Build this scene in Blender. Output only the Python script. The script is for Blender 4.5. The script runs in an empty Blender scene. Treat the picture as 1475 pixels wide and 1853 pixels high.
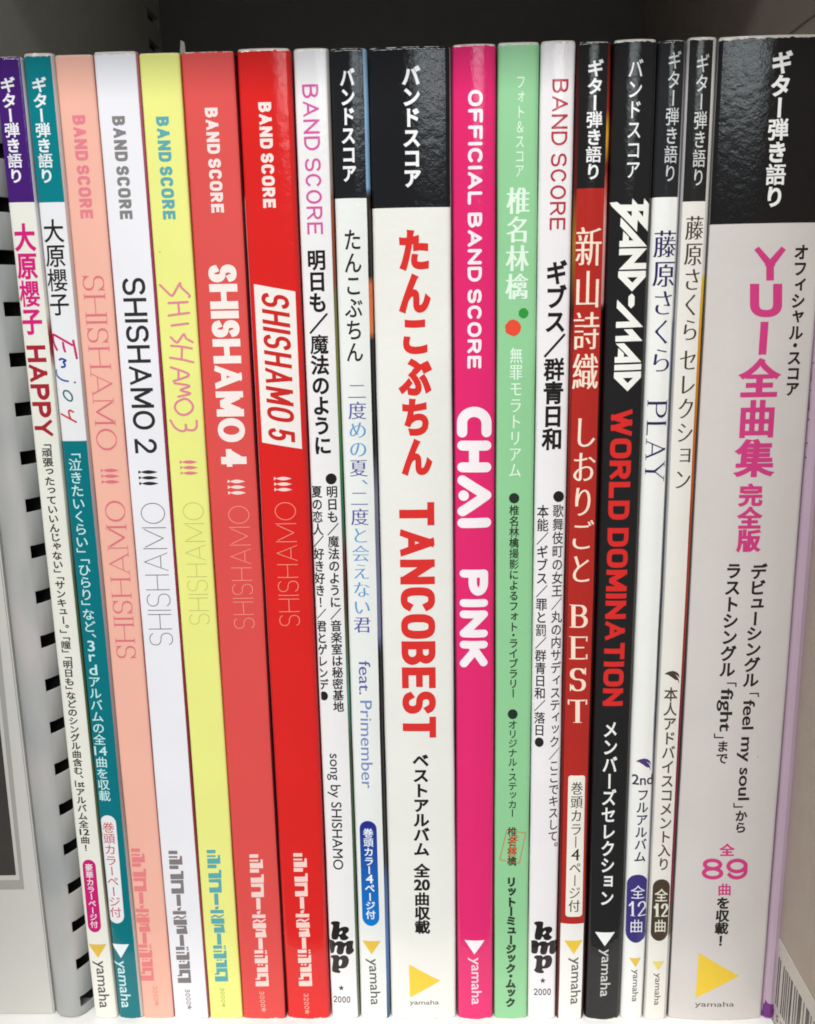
import bpy, bmesh, math, random
import numpy as np
from mathutils import Vector, Matrix, geometry
random.seed(7)
R = math.radians
SC = bpy.context.scene
COL = SC.collection

# ---------------------------------------------------------------- camera, world, light, exposure
W0, H0, FPX = 1475.0, 1853.0, 1650.0            # photo size and focal length in photo pixels
PITCH, YAW, ROLL = R(12.5), R(1.5), R(-1.0)
CAM = Vector((0.0, -0.26120604, 0.23206677))
ROT = Matrix.Rotation(YAW, 3, 'Z') @ Matrix.Rotation(math.pi/2 - PITCH, 3, 'X') @ Matrix.Rotation(ROLL, 3, 'Z')
cd = bpy.data.cameras.new('camera')
cd.sensor_fit = 'VERTICAL'; cd.sensor_height = 24.0; cd.lens = FPX/H0*24.0
cd.clip_start = 0.005; cd.clip_end = 60
cd.dof.use_dof = True; cd.dof.focus_distance = 0.285; cd.dof.aperture_fstop = 21
cam = bpy.data.objects.new('camera', cd); COL.objects.link(cam)
cam.matrix_world = Matrix.Translation(CAM) @ ROT.to_4x4()
SC.camera = cam
wd = bpy.data.worlds.new('World'); SC.world = wd; wd.use_nodes = True
bg = wd.node_tree.nodes['Background']
bg.inputs[0].default_value = (0.93, 0.97, 1.0, 1); bg.inputs[1].default_value = 0.24
SC.view_settings.view_transform = 'Standard'; SC.view_settings.look = 'None'
SC.cycles.filter_width = 1.8
SC.view_settings.exposure = 0.0; SC.view_settings.gamma = 1.0

def lamp(name, loc, sx, sy, power, col=(1, .97, .92), rot=(0, 0, 0)):
    l = bpy.data.lights.new(name, 'AREA'); l.shape = 'RECTANGLE'; l.size = sx; l.size_y = sy
    l.energy = power; l.color = col
    o = bpy.data.objects.new(name, l); COL.objects.link(o); o.location = loc; o.rotation_euler = rot
    return o
# ceiling fluorescent rows of the shop, about 1.5 m above the shelf
lamp('ceiling_lamp', (-0.60, -1.00, 1.75), 2.6, 0.06, 39.5, (1, .975, .93), (R(38), 0, 0))
lamp('ceiling_lamp', (-0.45, -2.40, 1.75), 2.8, 0.14, 54.5, (.97, .99, 1), (R(30), 0, 0))
for yy_, ww_, kk_ in ((-5.62, .34, 1.15), (-6.6, .20, .30), (-7.6, .22, .16), (-9.0, .30, .09)):
    lamp('ceiling_lamp', (.2-yy_*.135, yy_, 1.66), 1.1-yy_*.10, ww_, kk_*11*ww_/.3, (.88, .97, 1), (R(55), 0, 0))

# ---------------------------------------------------------------- placing by the photograph
def ray(px, py):
    return ROT @ Vector((px - W0/2, -(py - H0/2), -FPX))
def at(px, py, d=0.0):                           # point on the vertical plane y = d
    v = ray(px, py); return CAM + v*((d - CAM.y)/v.y)
def at_x(px, py, X):                             # point on the vertical plane x = X
    v = ray(px, py); return CAM + v*((X - CAM.x)/v.x)
def XZ(px, py, d=0.0):
    p = at(px, py, d); return (p.x, p.z)

# ---------------------------------------------------------------- materials
def lin(c):
    return tuple(((v/255.0)/12.92 if v/255.0 <= 0.04045 else ((v/255.0+0.055)/1.055)**2.4) for v in c)
MATS = {}
def nd(nt, t, **kw):
    n = nt.nodes.new(t)
    for k, v in kw.items(): setattr(n, k, v)
    return n
def print_mat(col, gloss='gloss', wear=False, gain=0.92, ramp=None):
    """printed card: col is an sRGB triple; ramp = [(z, rgb)...] gives an image strip down the cover"""
    key = (tuple(col) if col else None, gloss, wear, gain, tuple(ramp) if ramp else None)
    if key in MATS: return MATS[key]
    m = bpy.data.materials.new('print'); m.use_nodes = True
    nt = m.node_tree; b = nt.nodes['Principled BSDF']; L = nt.links
    tc = nd(nt, 'ShaderNodeTexCoord')
    if ramp:
        sep = nd(nt, 'ShaderNodeSeparateXYZ'); L.new(tc.outputs['Object'], sep.inputs[0])
        mp = nd(nt, 'ShaderNodeMath', operation='DIVIDE'); mp.inputs[1].default_value = 0.3; L.new(sep.outputs[2], mp.inputs[0])
        cr = nd(nt, 'ShaderNodeValToRGB'); L.new(mp.outputs[0], cr.inputs[0])
        rs = sorted(ramp); e = cr.color_ramp.elements
        while len(e) < len(rs): e.new(0.5)
        for i, (z, c) in enumerate(rs):
            e[i].position = min(1, max(0, z/0.3)); e[i].color = tuple(v*gain for v in lin(c)) + (1,)
        base = cr.outputs[0]
    else:
        rgb = nd(nt, 'ShaderNodeRGB'); rgb.outputs[0].default_value = tuple(v*gain for v in lin(col)) + (1,)
        base = rgb.outputs[0]
    # slight unevenness of ink
    n1 = nd(nt, 'ShaderNodeTexNoise'); n1.inputs['Scale'].default_value = 38; n1.inputs['Detail'].default_value = 4
    L.new(tc.outputs['Object'], n1.inputs['Vector'])
    mr = nd(nt, 'ShaderNodeMapRange'); mr.inputs[1].default_value = .3; mr.inputs[2].default_value = .7
    mr.inputs[3].default_value = .965; mr.inputs[4].default_value = 1.03; L.new(n1.outputs[0], mr.inputs[0])
    mul = nd(nt, 'ShaderNodeVectorMath', operation='SCALE'); L.new(base, mul.inputs[0]); L.new(mr.outputs[0], mul.inputs['Scale'])
    out = mul.outputs[0]
    if wear:                                     # rubbed white paper at the head and foot of the spine
        sp = nd(nt, 'ShaderNodeSeparateXYZ'); L.new(tc.outputs['Object'], sp.inputs[0])
        s1 = nd(nt, 'ShaderNodeMath', operation='SUBTRACT'); L.new(sp.outputs[2], s1.inputs[0]); s1.inputs[1].default_value = .15
        ab = nd(nt, 'ShaderNodeMath', operation='ABSOLUTE'); L.new(s1.outputs[0], ab.inputs[0])
        n2 = nd(nt, 'ShaderNodeTexNoise'); n2.inputs['Scale'].default_value = 420; n2.inputs['Detail'].default_value = 3
        L.new(tc.outputs['Object'], n2.inputs['Vector'])
        m2 = nd(nt, 'ShaderNodeMapRange'); m2.inputs[1].default_value = .35; m2.inputs[2].default_value = .75
        m2.inputs[3].default_value = .14998; m2.inputs[4].default_value = .1493; L.new(n2.outputs[0], m2.inputs[0])
        gt = nd(nt, 'ShaderNodeMath', operation='GREATER_THAN'); L.new(ab.outputs[0], gt.inputs[0]); L.new(m2.outputs[0], gt.inputs[1])
        mx = nd(nt, 'ShaderNodeMix', data_type='RGBA'); L.new(gt.outputs[0], mx.inputs[0])
        L.new(out, mx.inputs[6]); mx.inputs[7].default_value = (.62, .58, .52, 1)
        out = mx.outputs[2]
    L.new(out, b.inputs['Base Color'])
    bp = nd(nt, 'ShaderNodeBump'); nb = nd(nt, 'ShaderNodeTexNoise'); L.new(tc.outputs['Object'], nb.inputs['Vector'])
    if gloss == 'gloss':
        b.inputs['Roughness'].default_value = .45; b.inputs['Specular IOR Level'].default_value = .0
        b.inputs['Coat Weight'].default_value = 1.0; b.inputs['Coat IOR'].default_value = 1.42; b.inputs['Coat Roughness'].default_value = .045
        nb.inputs['Scale'].default_value = 420; nb.inputs['Detail'].default_value = 5; nb.inputs['Roughness'].default_value = .62
        bp.inputs['Strength'].default_value = .8; bp.inputs['Distance'].default_value = .00010
        L.new(bp.outputs[0], b.inputs['Coat Normal'])
    elif gloss == 'satin':
        b.inputs['Roughness'].default_value = .33; b.inputs['Specular IOR Level'].default_value = .4
        nb.inputs['Scale'].default_value = 900; bp.inputs['Strength'].default_value = .3; bp.inputs['Distance'].default_value = .00003
    else:
        b.inputs['Roughness'].default_value = .62; b.inputs['Specular IOR Level'].default_value = .3
        nb.inputs['Scale'].default_value = 1500; bp.inputs['Strength'].default_value = .35; bp.inputs['Distance'].default_value = .00003
    L.new(nb.outputs[0], bp.inputs['Height']); L.new(bp.outputs[0], b.inputs['Normal'])
    MATS[key] = m; return m
def grad_mat(c_top, c_bot, z_top, z_bot, gloss='gloss'):
    return print_mat(None, gloss, False, .92, [(z_bot, c_bot), (z_top, c_top)])
def simple(name, col, rough=.6, noise=0, scale=60, spec=.4, bump=0.0, metal=0, gain=.92):
    m = bpy.data.materials.new(name); m.use_nodes = True; nt = m.node_tree; b = nt.nodes['Principled BSDF']; L = nt.links
    c = tuple(v*gain for v in lin(col)); b.inputs['Roughness'].default_value = rough; b.inputs['Specular IOR Level'].default_value = spec
    b.inputs['Metallic'].default_value = metal
    tc = nd(nt, 'ShaderNodeTexCoord'); n = nd(nt, 'ShaderNodeTexNoise'); n.inputs['Scale'].default_value = scale; n.inputs['Detail'].default_value = 6
    L.new(tc.outputs['Object'], n.inputs['Vector'])
    cr = nd(nt, 'ShaderNodeValToRGB'); e = cr.color_ramp.elements; e[0].position = .3; e[1].position = .7
    e[0].color = tuple(v*(1-noise) for v in c) + (1,); e[1].color = tuple(min(1, v*(1+noise)) for v in c) + (1,)
    L.new(n.outputs[0], cr.inputs[0]); L.new(cr.outputs[0], b.inputs['Base Color'])
    if bump:
        bp = nd(nt, 'ShaderNodeBump'); bp.inputs['Strength'].default_value = .5; bp.inputs['Distance'].default_value = bump
        L.new(n.outputs[0], bp.inputs['Height']); L.new(bp.outputs[0], b.inputs['Normal'])
    return m
PAPER = None
def paper_mat():
    global PAPER
    if PAPER: return PAPER
    m = bpy.data.materials.new('page_edges'); m.use_nodes = True; nt = m.node_tree; b = nt.nodes['Principled BSDF']; L = nt.links
    tc = nd(nt, 'ShaderNodeTexCoord'); mp = nd(nt, 'ShaderNodeMapping'); mp.inputs['Scale'].default_value = (7000, 6, 6)
    L.new(tc.outputs['Object'], mp.inputs[0]); n = nd(nt, 'ShaderNodeTexNoise'); n.inputs['Scale'].default_value = 1; L.new(mp.outputs[0], n.inputs['Vector'])
    cr = nd(nt, 'ShaderNodeValToRGB'); cr.color_ramp.elements[0].color = (.35, .33, .29, 1); cr.color_ramp.elements[1].color = (.75, .73, .68, 1)
    L.new(n.outputs[0], cr.inputs[0]); L.new(cr.outputs[0], b.inputs['Base Color']); b.inputs['Roughness'].default_value = .8
    PAPER = m; return m

# ---------------------------------------------------------------- objects
def tag(o, label=None, cat=None, group=None, kind=None):
    if label: o['label'] = label
    if cat: o['category'] = cat
    if group: o['group'] = group
    if kind: o['kind'] = kind
    return o
def empty(name, loc=(0, 0, 0)):
    o = bpy.data.objects.new(name, None); COL.objects.link(o); o.location = loc; o.empty_display_size = .02; return o
def link_bm(name, bm, mats, parent=None, smooth=False, off=(0, 0, 0)):
    me = bpy.data.meshes.new(name)
    if off != (0, 0, 0): bmesh.ops.translate(bm, verts=bm.verts, vec=Vector(off))
    bm.to_mesh(me); bm.free()
    for m in (mats if isinstance(mats, (list, tuple)) else [mats]): me.materials.append(m)
    if smooth: me.polygons.foreach_set('use_smooth', [True]*len(me.polygons))
    o = bpy.data.objects.new(name, me); COL.objects.link(o)
    if parent: o.parent = parent
    return o
def box(bm, a, b, bev=0):
    v = [bm.verts.new((x, y, z)) for x in (a[0], b[0]) for y in (a[1], b[1]) for z in (a[2], b[2])]
    fs = [bm.faces.new([v[i] for i in q]) for q in ((0, 1, 3, 2), (4, 6, 7, 5), (0, 4, 5, 1), (2, 3, 7, 6), (0, 2, 6, 4), (1, 5, 7, 3))]
    if bev:
        es = list({e for f in fs for e in f.edges})
        bmesh.ops.bevel(bm, geom=es, offset=bev, segments=2, affect='EDGES')

# ---------------------------------------------------------------- outlines: fill any set of closed contours by winding number
def area(p):
    x, y = p[:, 0], p[:, 1]; return .5*float(np.sum(x*np.roll(y, -1) - np.roll(x, -1)*y))
def fill(contours):
    """contours: list of Nx2 arrays (holes turn the other way). Returns verts (Nx2), tris. Overlaps are united."""
    cs = [np.asarray(c, float) for c in contours if len(c) >= 3]
    if not cs: return np.zeros((0, 2)), []
    allp = np.vstack(cs); mn = allp.min(0); sc = max(1e-12, float((allp.max(0)-mn).max()))
    cs = [(c-mn)/sc for c in cs]
    V, E = [], []
    for c in cs:
        k = len(V); n = len(c); V += [Vector((float(a), float(b))) for a, b in c]; E += [(k+i, k+(i+1) % n) for i in range(n)]
    vo, eo, fo, _, _, _ = geometry.delaunay_2d_cdt(V, E, [], 0, 1e-6)
    vo = np.array([(v.x, v.y) for v in vo]); fo = [f for f in fo if len(f) == 3]
    if not fo: return np.zeros((0, 2)), []
    F = np.array(fo); P = vo[F].mean(1)
    wn = np.zeros(len(P))
    for c in cs:
        a = c; b = np.roll(c, -1, 0)
        ay, by = a[:, 1][None], b[:, 1][None]; px, py = P[:, 0][:, None], P[:, 1][:, None]
        left = (b[:, 0]-a[:, 0])[None]*(py-ay) - (px-a[:, 0][None])*(by-ay)
        wn += ((ay <= py) & (by > py) & (left > 0)).sum(1) - ((ay > py) & (by <= py) & (left < 0)).sum(1)
    keep = [tuple(int(i) for i in F[i]) for i in range(len(F)) if abs(wn[i]) > .5]
    return vo*sc + mn, keep
def offset_poly(c, ax, ay, sgn):
    """move every outline point along its outward normal by (ax, ay) per axis"""
    p = c; d = np.roll(p, -1, 0) - p; L = np.hypot(d[:, 0], d[:, 1]); ok = L > 1e-7; p = p[ok]
    if len(p) < 3: return None
    d = np.roll(p, -1, 0) - p; L = np.hypot(d[:, 0], d[:, 1])[:, None] + 1e-12; d = d/L; n = np.stack([d[:, 1], -d[:, 0]], 1)*sgn
    m = n + np.roll(n, 1, 0); q = (m*m).sum(1)[:, None]; m = 2*m/np.maximum(q, .8)
    return p + m*np.array([ax, ay])
# raw glyph outlines out of Blender's own text object
RAW, TRI = {}, {}
def raw(ch):
    if ch in RAW: return RAW[ch]
    c = bpy.data.curves.new('glyph', 'FONT'); c.body = ch; c.size = 1.0
    o = bpy.data.objects.new('glyph', c); COL.objects.link(o)
    dg = bpy.context.evaluated_depsgraph_get(); cu = o.to_curve(dg); res = []
    for s in cu.splines:
        bp = s.bezier_points; n = len(bp); pts = []
        for i in range(n):
            a, b = bp[i], bp[(i+1) % n]
            straight = ((a.handle_right-a.co).cross(b.co-a.co).length < 1e-6 and (b.handle_left-b.co).cross(b.co-a.co).length < 1e-6)
            k = 2 if straight else 6
            for q in geometry.interpolate_bezier(a.co, a.handle_right, b.handle_left, b.co, k)[:-1]: pts.append((q.x, q.y))
        if len(pts) > 2: res.append(np.array(pts))
    o.to_curve_clear(); bpy.data.objects.remove(o); bpy.data.curves.remove(c)
    RAW[ch] = res; return res
def glyph(ch, ax=0.0, ay=0.0):
    k = (ch, round(ax, 4), round(ay, 4))
    if k in TRI: return TRI[k]
    cs = raw(ch); out = []
    if cs:
        big = max(cs, key=lambda c: abs(area(c))); s = 1 if area(big) > 0 else -1
        if ord(ch[0]) > 0x4E00 and len(ch) == 1 and ay > 0:      # dense characters take less weight
            f = min(1.0, max(.55, 1.30-.075*len(cs))); ax *= f; ay *= f*.85
        if ord(ch[0]) > 0x4E00 and ay < -.008 and len(cs) > 3: ay = -.010
        for c in cs:
            q = offset_poly(c, ax, ay, s) if (ax or ay) else c
            if q is not None: out.append(q)
    TRI[k] = fill(out); return TRI[k]

# ---- strokes: ribbons with square or round caps
def ribbon(pts, t, cap='square', tfun=None):
    p = np.array(pts, float)
    keep = [0]
    for i in range(1, len(p)):
        if np.hypot(*(p[i]-p[keep[-1]])) > 1e-9: keep.append(i)
    p = p[keep]
    closed = len(p) > 3 and np.hypot(*(p[0]-p[-1])) < 1e-6
    d = np.diff(p, axis=0); d /= np.hypot(d[:, 0], d[:, 1])[:, None]
    def th(v): return t if tfun is None else tfun(v)
    out = []
    for i in range(len(p)-1):                    # one quad per segment, joints filled by mitre wedge or disc
        a, b = p[i].copy(), p[i+1].copy(); w = th(d[i])/2; n = np.array([-d[i][1], d[i][0]])*w
        if cap == 'square' and not closed:
            if i == 0: a = a - d[i]*w
            if i == len(p)-2: b = b + d[i]*w
        out.append(np.array([a-n, b-n, b+n, a+n]))
        j = i+1
        if j < len(p)-1 or closed:
            d2 = d[j] if j < len(d) else d[0]
            cr = d[i][0]*d2[1]-d[i][1]*d2[0]
            n2 = np.array([-d2[1], d2[0]])*th(d2)/2
            if cap == 'round' :
                pass
            elif abs(cr) > 1e-4:
                s = -1 if cr > 0 else 1
                q = np.array([p[j], p[j]+s*n, p[j]+s*n2])
                if area(q) < 0: q = q[::-1]
                out.append(q)
    if cap == 'round':
        for i in range(len(p)):
            w = th(d[min(i, len(d)-1)])/2; k = 14
            out.append(np.array([p[i] + w*np.array([math.cos(2*math.pi*a/k), math.sin(2*math.pi*a/k)]) for a in range(k)]))
    return [q if area(q) > 0 else q[::-1] for q in out]
def arc(cx, cy, rx, ry, a0, a1, n=14, e=1.0):
    r = []
    for i in range(n+1):
        a = R(a0+(a1-a0)*i/n); c, s = math.cos(a), math.sin(a)
        r.append((cx+rx*math.copysign(abs(c)**e, c), cy+ry*math.copysign(abs(s)**e, s)))
    return r
def SK(e=.82):
    O = arc(.5, .5, .5, .5, 90, 450, 32, e)
    return {
     'A': (.86, [[(0, 0), (.5, 1)], [(.5, 1), (1, 0)], [(.2, .3), (.8, .3)]]),
     'B': (.74, [[(0, 0), (0, 1)], [(0, 1), (.5, 1)] + arc(.5, .77, .42, .23, 90, -90, 8) + [(0, .54)], [(0, .54), (.5, .54)] + arc(.5, .27, .5, .27, 90, -90, 8) + [(0, 0)]]),
     'C': (.74, [arc(.5, .5, .5, .5, 38, 322, 26, e)]),
     'D': (.76, [[(0, 0), (0, 1)], [(0, 1), (.4, 1)] + arc(.4, .5, .6, .5, 90, -90, 16, e) + [(0, 0)]]),
     'E': (.66, [[(0, 0), (0, 1)], [(0, 1), (1, 1)], [(0, .52), (.9, .52)], [(0, 0), (1, 0)]]),
     'F': (.64, [[(0, 0), (0, 1)], [(0, 1), (1, 1)], [(0, .5), (.88, .5)]]),
     'H': (.76, [[(0, 0), (0, 1)], [(1, 0), (1, 1)], [(0, .5), (1, .5)]]),
     'I': (0.0, [[(.5, 0), (.5, 1)]]),
     'K': (.78, [[(0, 0), (0, 1)], [(.95, 1), (.02, .38)], [(.3, .55), (1, 0)]]),
     'L': (.62, [[(0, 0), (0, 1)], [(0, 0), (1, 0)]]),
     'M': (.95, [[(0, 0), (0, 1)], [(1, 0), (1, 1)], [(.07, .93), (.5, .12), (.93, .93)]]),
     'N': (.78, [[(0, 0), (0, 1)], [(1, 0), (1, 1)], [(0, 1), (1, 0)]]),
     'O': (.78, [O]),
     'P': (.72, [[(0, 0), (0, 1)], [(0, 1), (.5, 1)] + arc(.5, .72, .5, .28, 90, -90, 10) + [(0, .44)]]),
     'R': (.75, [[(0, 0), (0, 1)], [(0, 1), (.5, 1)] + arc(.5, .74, .46, .26, 90, -90, 10) + [(0, .48)], [(.5, .48), (.97, 0)]]),
     'S': (.70, [arc(.5, .755, .5, .245, 22, 270, 18, .9)[:-1] + arc(.5, .255, .5, .255, 90, -158, 18, .9)]),
     'T': (.72, [[(0, 1), (1, 1)], [(.5, 0), (.5, 1)]]),
     'U': (.76, [[(0, 1), (0, .36)] + arc(.5, .36, .5, .36, 180, 360, 14, e) + [(1, 1)]]),
     'W': (1.15, [[(0, 1), (.26, 0)], [(.26, 0), (.5, 1)], [(.5, 1), (.74, 0)], [(.74, 0), (1, 1)]]),
     'Y': (.82, [[(0, 1), (.5, .46)], [(1, 1), (.5, .46)], [(.5, .46), (.5, 0)]]),
     '1': (.35, [[(.75, 0), (.75, 1)], [(.75, 1), (0, .72)]]),
     '2': (.62, [arc(.5, .72, .5, .28, 172, -28, 14) + [(0, .02)], [(0, 0), (1, 0)]]),
     '3': (.62, [arc(.48, .76, .46, .24, 160, -90, 12), arc(.48, .26, .52, .26, 90, -160, 14)]),
     '4': (.66, [[(.72, 0), (.72, 1)], [(.72, .90), (.06, .27)], [(0, .27), (1, .27)]]),
     '5': (.62, [[(.92, 1), (.12, 1)], [(.12, 1), (.06, .5)], arc(.48, .31, .52, .31, 142, -155, 14)]),
     '8': (.66, [arc(.5, .76, .44, .24, 90, 450, 22), arc(.5, .26, .5, .26, 90, 450, 22)]),
     '9': (.66, [arc(.5, .68, .5, .32, 90, 450, 22), [(1, .68), (1, .42)] + arc(.5, .36, .5, .36, 0, -150, 12)]),
     '0': (.62, [arc(.5, .5, .5, .5, 90, 450, 28, .85)]),
    }
SERIFS = {'S': [], 'H': [(0, 0), (0, 1), (1, 0), (1, 1)], 'I': [(.5, 0), (.5, 1)], 'A': [(0, 0), (1, 0)], 'M': [(0, 0), (0, 1), (1, 0), (1, 1)],
          'P': [(0, 0), (0, 1)], 'L': [(0, 0), (0, 1)], 'Y': [(0, 1), (1, 1), (.5, 0)], 'B': [], 'E': [], 'T': [(.5, 0)], '1': [(.75, 0)], '2': []}
def skel(text, t, th=None, gap=.12, wid=1.0, serif=0.0, cap='square', e=.82, ws=None):
    """contours for a line of capitals of height 1; t = stem thickness, th = thickness of horizontals"""
    S = SK(e); x = 0.0; out = []
    for ch in text:
        if ch == ' ': x += .35*wid; continue
        w0, st = S[ch]
        if ws and ch in ws: w0 = ws[ch]
        w = w0*wid + t if ch != 'I' else t*1.0
        h = t/2; hh = (th or t)/2
        for k, s in enumerate(st):
            pts = [(x + h + (w-2*h)*a, hh + (1-2*hh)*b) for a, b in s]
            thin = 1.0
            if th is not None and ((ch == 'A' and k == 0) or (ch == 'M' and k == 0) or (ch == 'Y' and k == 1) or (ch == 'N' and k < 2)): thin = th/t*1.15
            tf = (lambda v, thin=thin: math.hypot(t*v[1]*thin, th*v[0])) if th is not None else None
            cp = 'butt' if (ch in 'MN4' and (len(s) == 3 or (abs(s[0][0]-s[-1][0]) > .1 and abs(s[0][1]-s[-1][1]) > .1)) and cap == 'square') else cap
            for q in ribbon(pts, t, cp, tf):
                if cap == 'square': q = np.stack([np.clip(q[:, 0], x, x+w), np.clip(q[:, 1], 0, 1)], 1)
                out.append(q)
        if serif:
            for (a, b) in SERIFS.get(ch, []):
                cx = x + h + (w-2*h)*a; y = 0 if b == 0 else 1-serif*.35
                out.append(np.array([(cx-serif-h, y), (cx+serif+h, y), (cx+serif+h, y+serif*.35), (cx-serif-h, y+serif*.35)]))
            if ch in 'ET':
                ys = (1,) if ch == 'T' else (1, 0)
                for b in ys:
                    for cx in ((x, x+w) if ch == 'T' else (x+w,)):
                        y0, y1 = (1-.22, 1) if b else (0, .22)
                        q = np.array([(cx-.03, y0), (cx+.03, y0), (cx+.03, y1), (cx-.03, y1)]); out.append(q)
            if ch == 'S':
                out.append(np.array([(x+w-.05, .7), (x+w, .7), (x+w, 1.0), (x+w-.05, 1.0)])); out.append(np.array([(x, 0), (x+.05, 0), (x+.05, .3), (x, .3)]))
            if ch in 'EB': out.append(np.array([(x-serif, 0), (x+h, 0), (x+h, serif*.35), (x-serif, serif*.35)])); out.append(np.array([(x-serif, 1-serif*.35), (x+h, 1-serif*.35), (x+h, 1), (x-serif, 1)]))
        x += w + gap
    return fill(out)
def skf(text, t, th=None, gap=.12, ws=None, **kw):
    def f(aspect):
        S = SK(); A = B = 0.0
        for i, ch in enumerate(text):
            if ch == ' ': A += .35; continue
            w0 = (ws or {}).get(ch, S[ch][0]); B += t + gap
            if ch != 'I': A += w0
        B -= gap
        return skel(text, t, th, gap, max(.1, (aspect-B)/A), ws=ws, **kw)
    return f
def line_text(text, ax=0.0, ay=0.0):
    """one horizontal line set with the built-in font, as verts/tris"""
    V, T = glyph(text, ax, ay); return V, T

# ---------------------------------------------------------------- a book: geometry of its spine, print laid on it
class Book:
    def __init__(s, name, label, x0, x1, z1=.300, d=0.0, rc=.0012, bulge=.00025, bands=None, base=(235, 232, 228), gloss='gloss',
                 right=None, left=None, depth=.212, wear=True, cat='book', back=None):
        """bands: [(photo y of the lower end, rgb)...] from the top; right/left: (width, rgb or [(photo y, rgb)...]) strips of cover art or painted edge highlight"""
        s.x0, s.x1, s.d, s.rc, s.bulge, s.z1, s.gloss = x0, x1, d, rc, bulge, z1, gloss
        s.root = empty(name, ((x0+x1)/2, d, 0)); tag(s.root, label, cat, 'music score books standing in a row')
        s.o = Vector(((x0+x1)/2, d, 0)); w = x1-x0; xm = (x0+x1)/2
        # knots across the spine
        ks = []
        for i in range(7): ks.append(x0 + rc*(1-math.cos(R(90*i/6))))
        n = 8
        for i in range(1, n): ks.append(x0+rc + (w-2*rc)*i/n)
        for i in range(7): ks.append(x1 - rc*(1-math.cos(R(90*(6-i)/6))))
        if right: ks.append(x1-right[0])
        if left: ks.append(x0+left[0])
        s.knots = sorted(set(round(k, 7) for k in ks))
        path = [(x0, d+depth), (x0, d+.08), (x0, d+.02), (x0, d+.006)] + [(k, s.y(k)) for k in s.knots] + [(x1, d+.006), (x1, d+.02), (x1, d+.08), (x1, d+depth)]
        # heights
        zb = []
        mats = []
        def mi(m):
            if m not in mats: mats.append(m)
            return mats.index(m)
        bands = bands or [(9999, base)]
        cuts = []
        for yb, c in bands:
            zlow = max(0.0, XZ(W0/2, yb, d)[1]) if yb < 3000 else 0.0
            # the photo y is read at the middle of this book
            if yb < 3000:
                lo, hi = 0.0, .3
                for _ in range(40):
                    mid = (lo+hi)/2
                    v = ROT.transposed() @ (Vector((xm, d, mid)) - CAM); yy = H0/2 + FPX*v.y/v.z
                    if yy > yb: lo = mid
                    else: hi = mid
                zlow = (lo+hi)/2
            cuts.append((zlow, c))
        zs = {0.0, z1, .0006, z1-.0005, .0009, z1-.0008, .0014, z1-.0013, .006, z1-.006}
        for zc, c in cuts: zs.add(zc)
        k = 0.0
        while k < z1-.012:
            k += .015
            if min(abs(k-q) for q in zs) > .003: zs.add(k)
        zs = sorted(zs)
        rm = lm = None
        def strip(sp, side):
            if sp is None: return None
            v = sp[1]
            if isinstance(v[0], (int, float)): return mi(print_mat(v, gloss, False))
            rr = [(s.z_of(xm, yy), c) for yy, c in v]
            return mi(print_mat(None, gloss, False, .92, rr))
        body = [mi(print_mat(c, gloss, wear)) for _, c in cuts]
        rm, lm = strip(right, 1), strip(left, 0)
        bk = mi(print_mat(back, gloss, False)) if back else None
        pi_ = mi(paper_mat())
        bm = bmesh.new(); rows = []
        ph = random.random()*6
        for z in zs:
            sq = 0.0
            if z < .0005: sq = .00035
            elif z > z1-.0002: sq = .00035
            rowo, rowi = [], []
            wob = .00006*math.sin(z*55+ph) + .00003*math.sin(z*190+ph*2)
            for j, (x, y) in enumerate(path):
                xx = x - (x-xm)*2/w*sq*.6 + wob*(1 if abs(x-xm) > w/2-rc*1.01 else 0); yy = y + sq*.5
                rowo.append(bm.verts.new((xx-s.o.x, yy-d, z)))
                ix = max(x0+.0004, min(x1-.0004, x)); iy = y + (.0004 if y < d+.005 else 0)
                rowi.append(bm.verts.new((ix-s.o.x, iy-d, z)))
            rows.append((rowo, rowi))
        m = len(path)
        for i in range(len(zs)-1):
            zm = (zs[i]+zs[i+1])/2
            bi = next((k for k, (zc, c) in enumerate(cuts) if zm >= zc-1e-6), len(cuts)-1)
            for j in range(m-1):
                f = bm.faces.new((rows[i][0][j], rows[i][0][j+1], rows[i+1][0][j+1], rows[i+1][0][j]))
                xc = (path[j][0]+path[j+1][0])/2; f.smooth = True
                f.material_index = body[bi]
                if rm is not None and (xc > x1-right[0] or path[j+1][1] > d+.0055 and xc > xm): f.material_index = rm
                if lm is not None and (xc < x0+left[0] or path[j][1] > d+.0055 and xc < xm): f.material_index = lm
                if i < 1 or i >= len(zs)-2: f.smooth = False
                g = bm.faces.new((rows[i+1][1][j], rows[i+1][1][j+1], rows[i][1][j+1], rows[i][1][j])); g.material_index = pi_
            for j in (0, m-1):
                q = (rows[i][0][j], rows[i+1][0][j], rows[i+1][1][j], rows[i][1][j])
                g = bm.faces.new(q if j == 0 else q[::-1]); g.material_index = pi_
        for i, fl in ((0, False), (len(zs)-1, True)):
            for j in range(m-1):
                q = (rows[i][0][j], rows[i][0][j+1], rows[i][1][j+1], rows[i][1][j])
                g = bm.faces.new(q[::-1] if not fl else q); g.material_index = pi_
        cov = link_bm('cover', bm, mats, s.root)
        bm = bmesh.new(); box(bm, (x0+.0005-s.o.x, .0009+rc*.3, .0012), (x1-.0005-s.o.x, depth-.002, z1-.0012)); link_bm('page_block', bm, paper_mat(), s.root)
    def y(s, x):
        w = s.x1-s.x0; xm = (s.x0+s.x1)/2; rc = s.rc
        x = min(max(x, s.x0), s.x1); dx = abs(x-xm); h = w/2-rc
        b = s.bulge*(min(dx, h)/max(h, 1e-6))**2
        if dx > h: b += rc - math.sqrt(max(0, rc*rc-(dx-h)**2))*1.0
        return s.d + b
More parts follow.
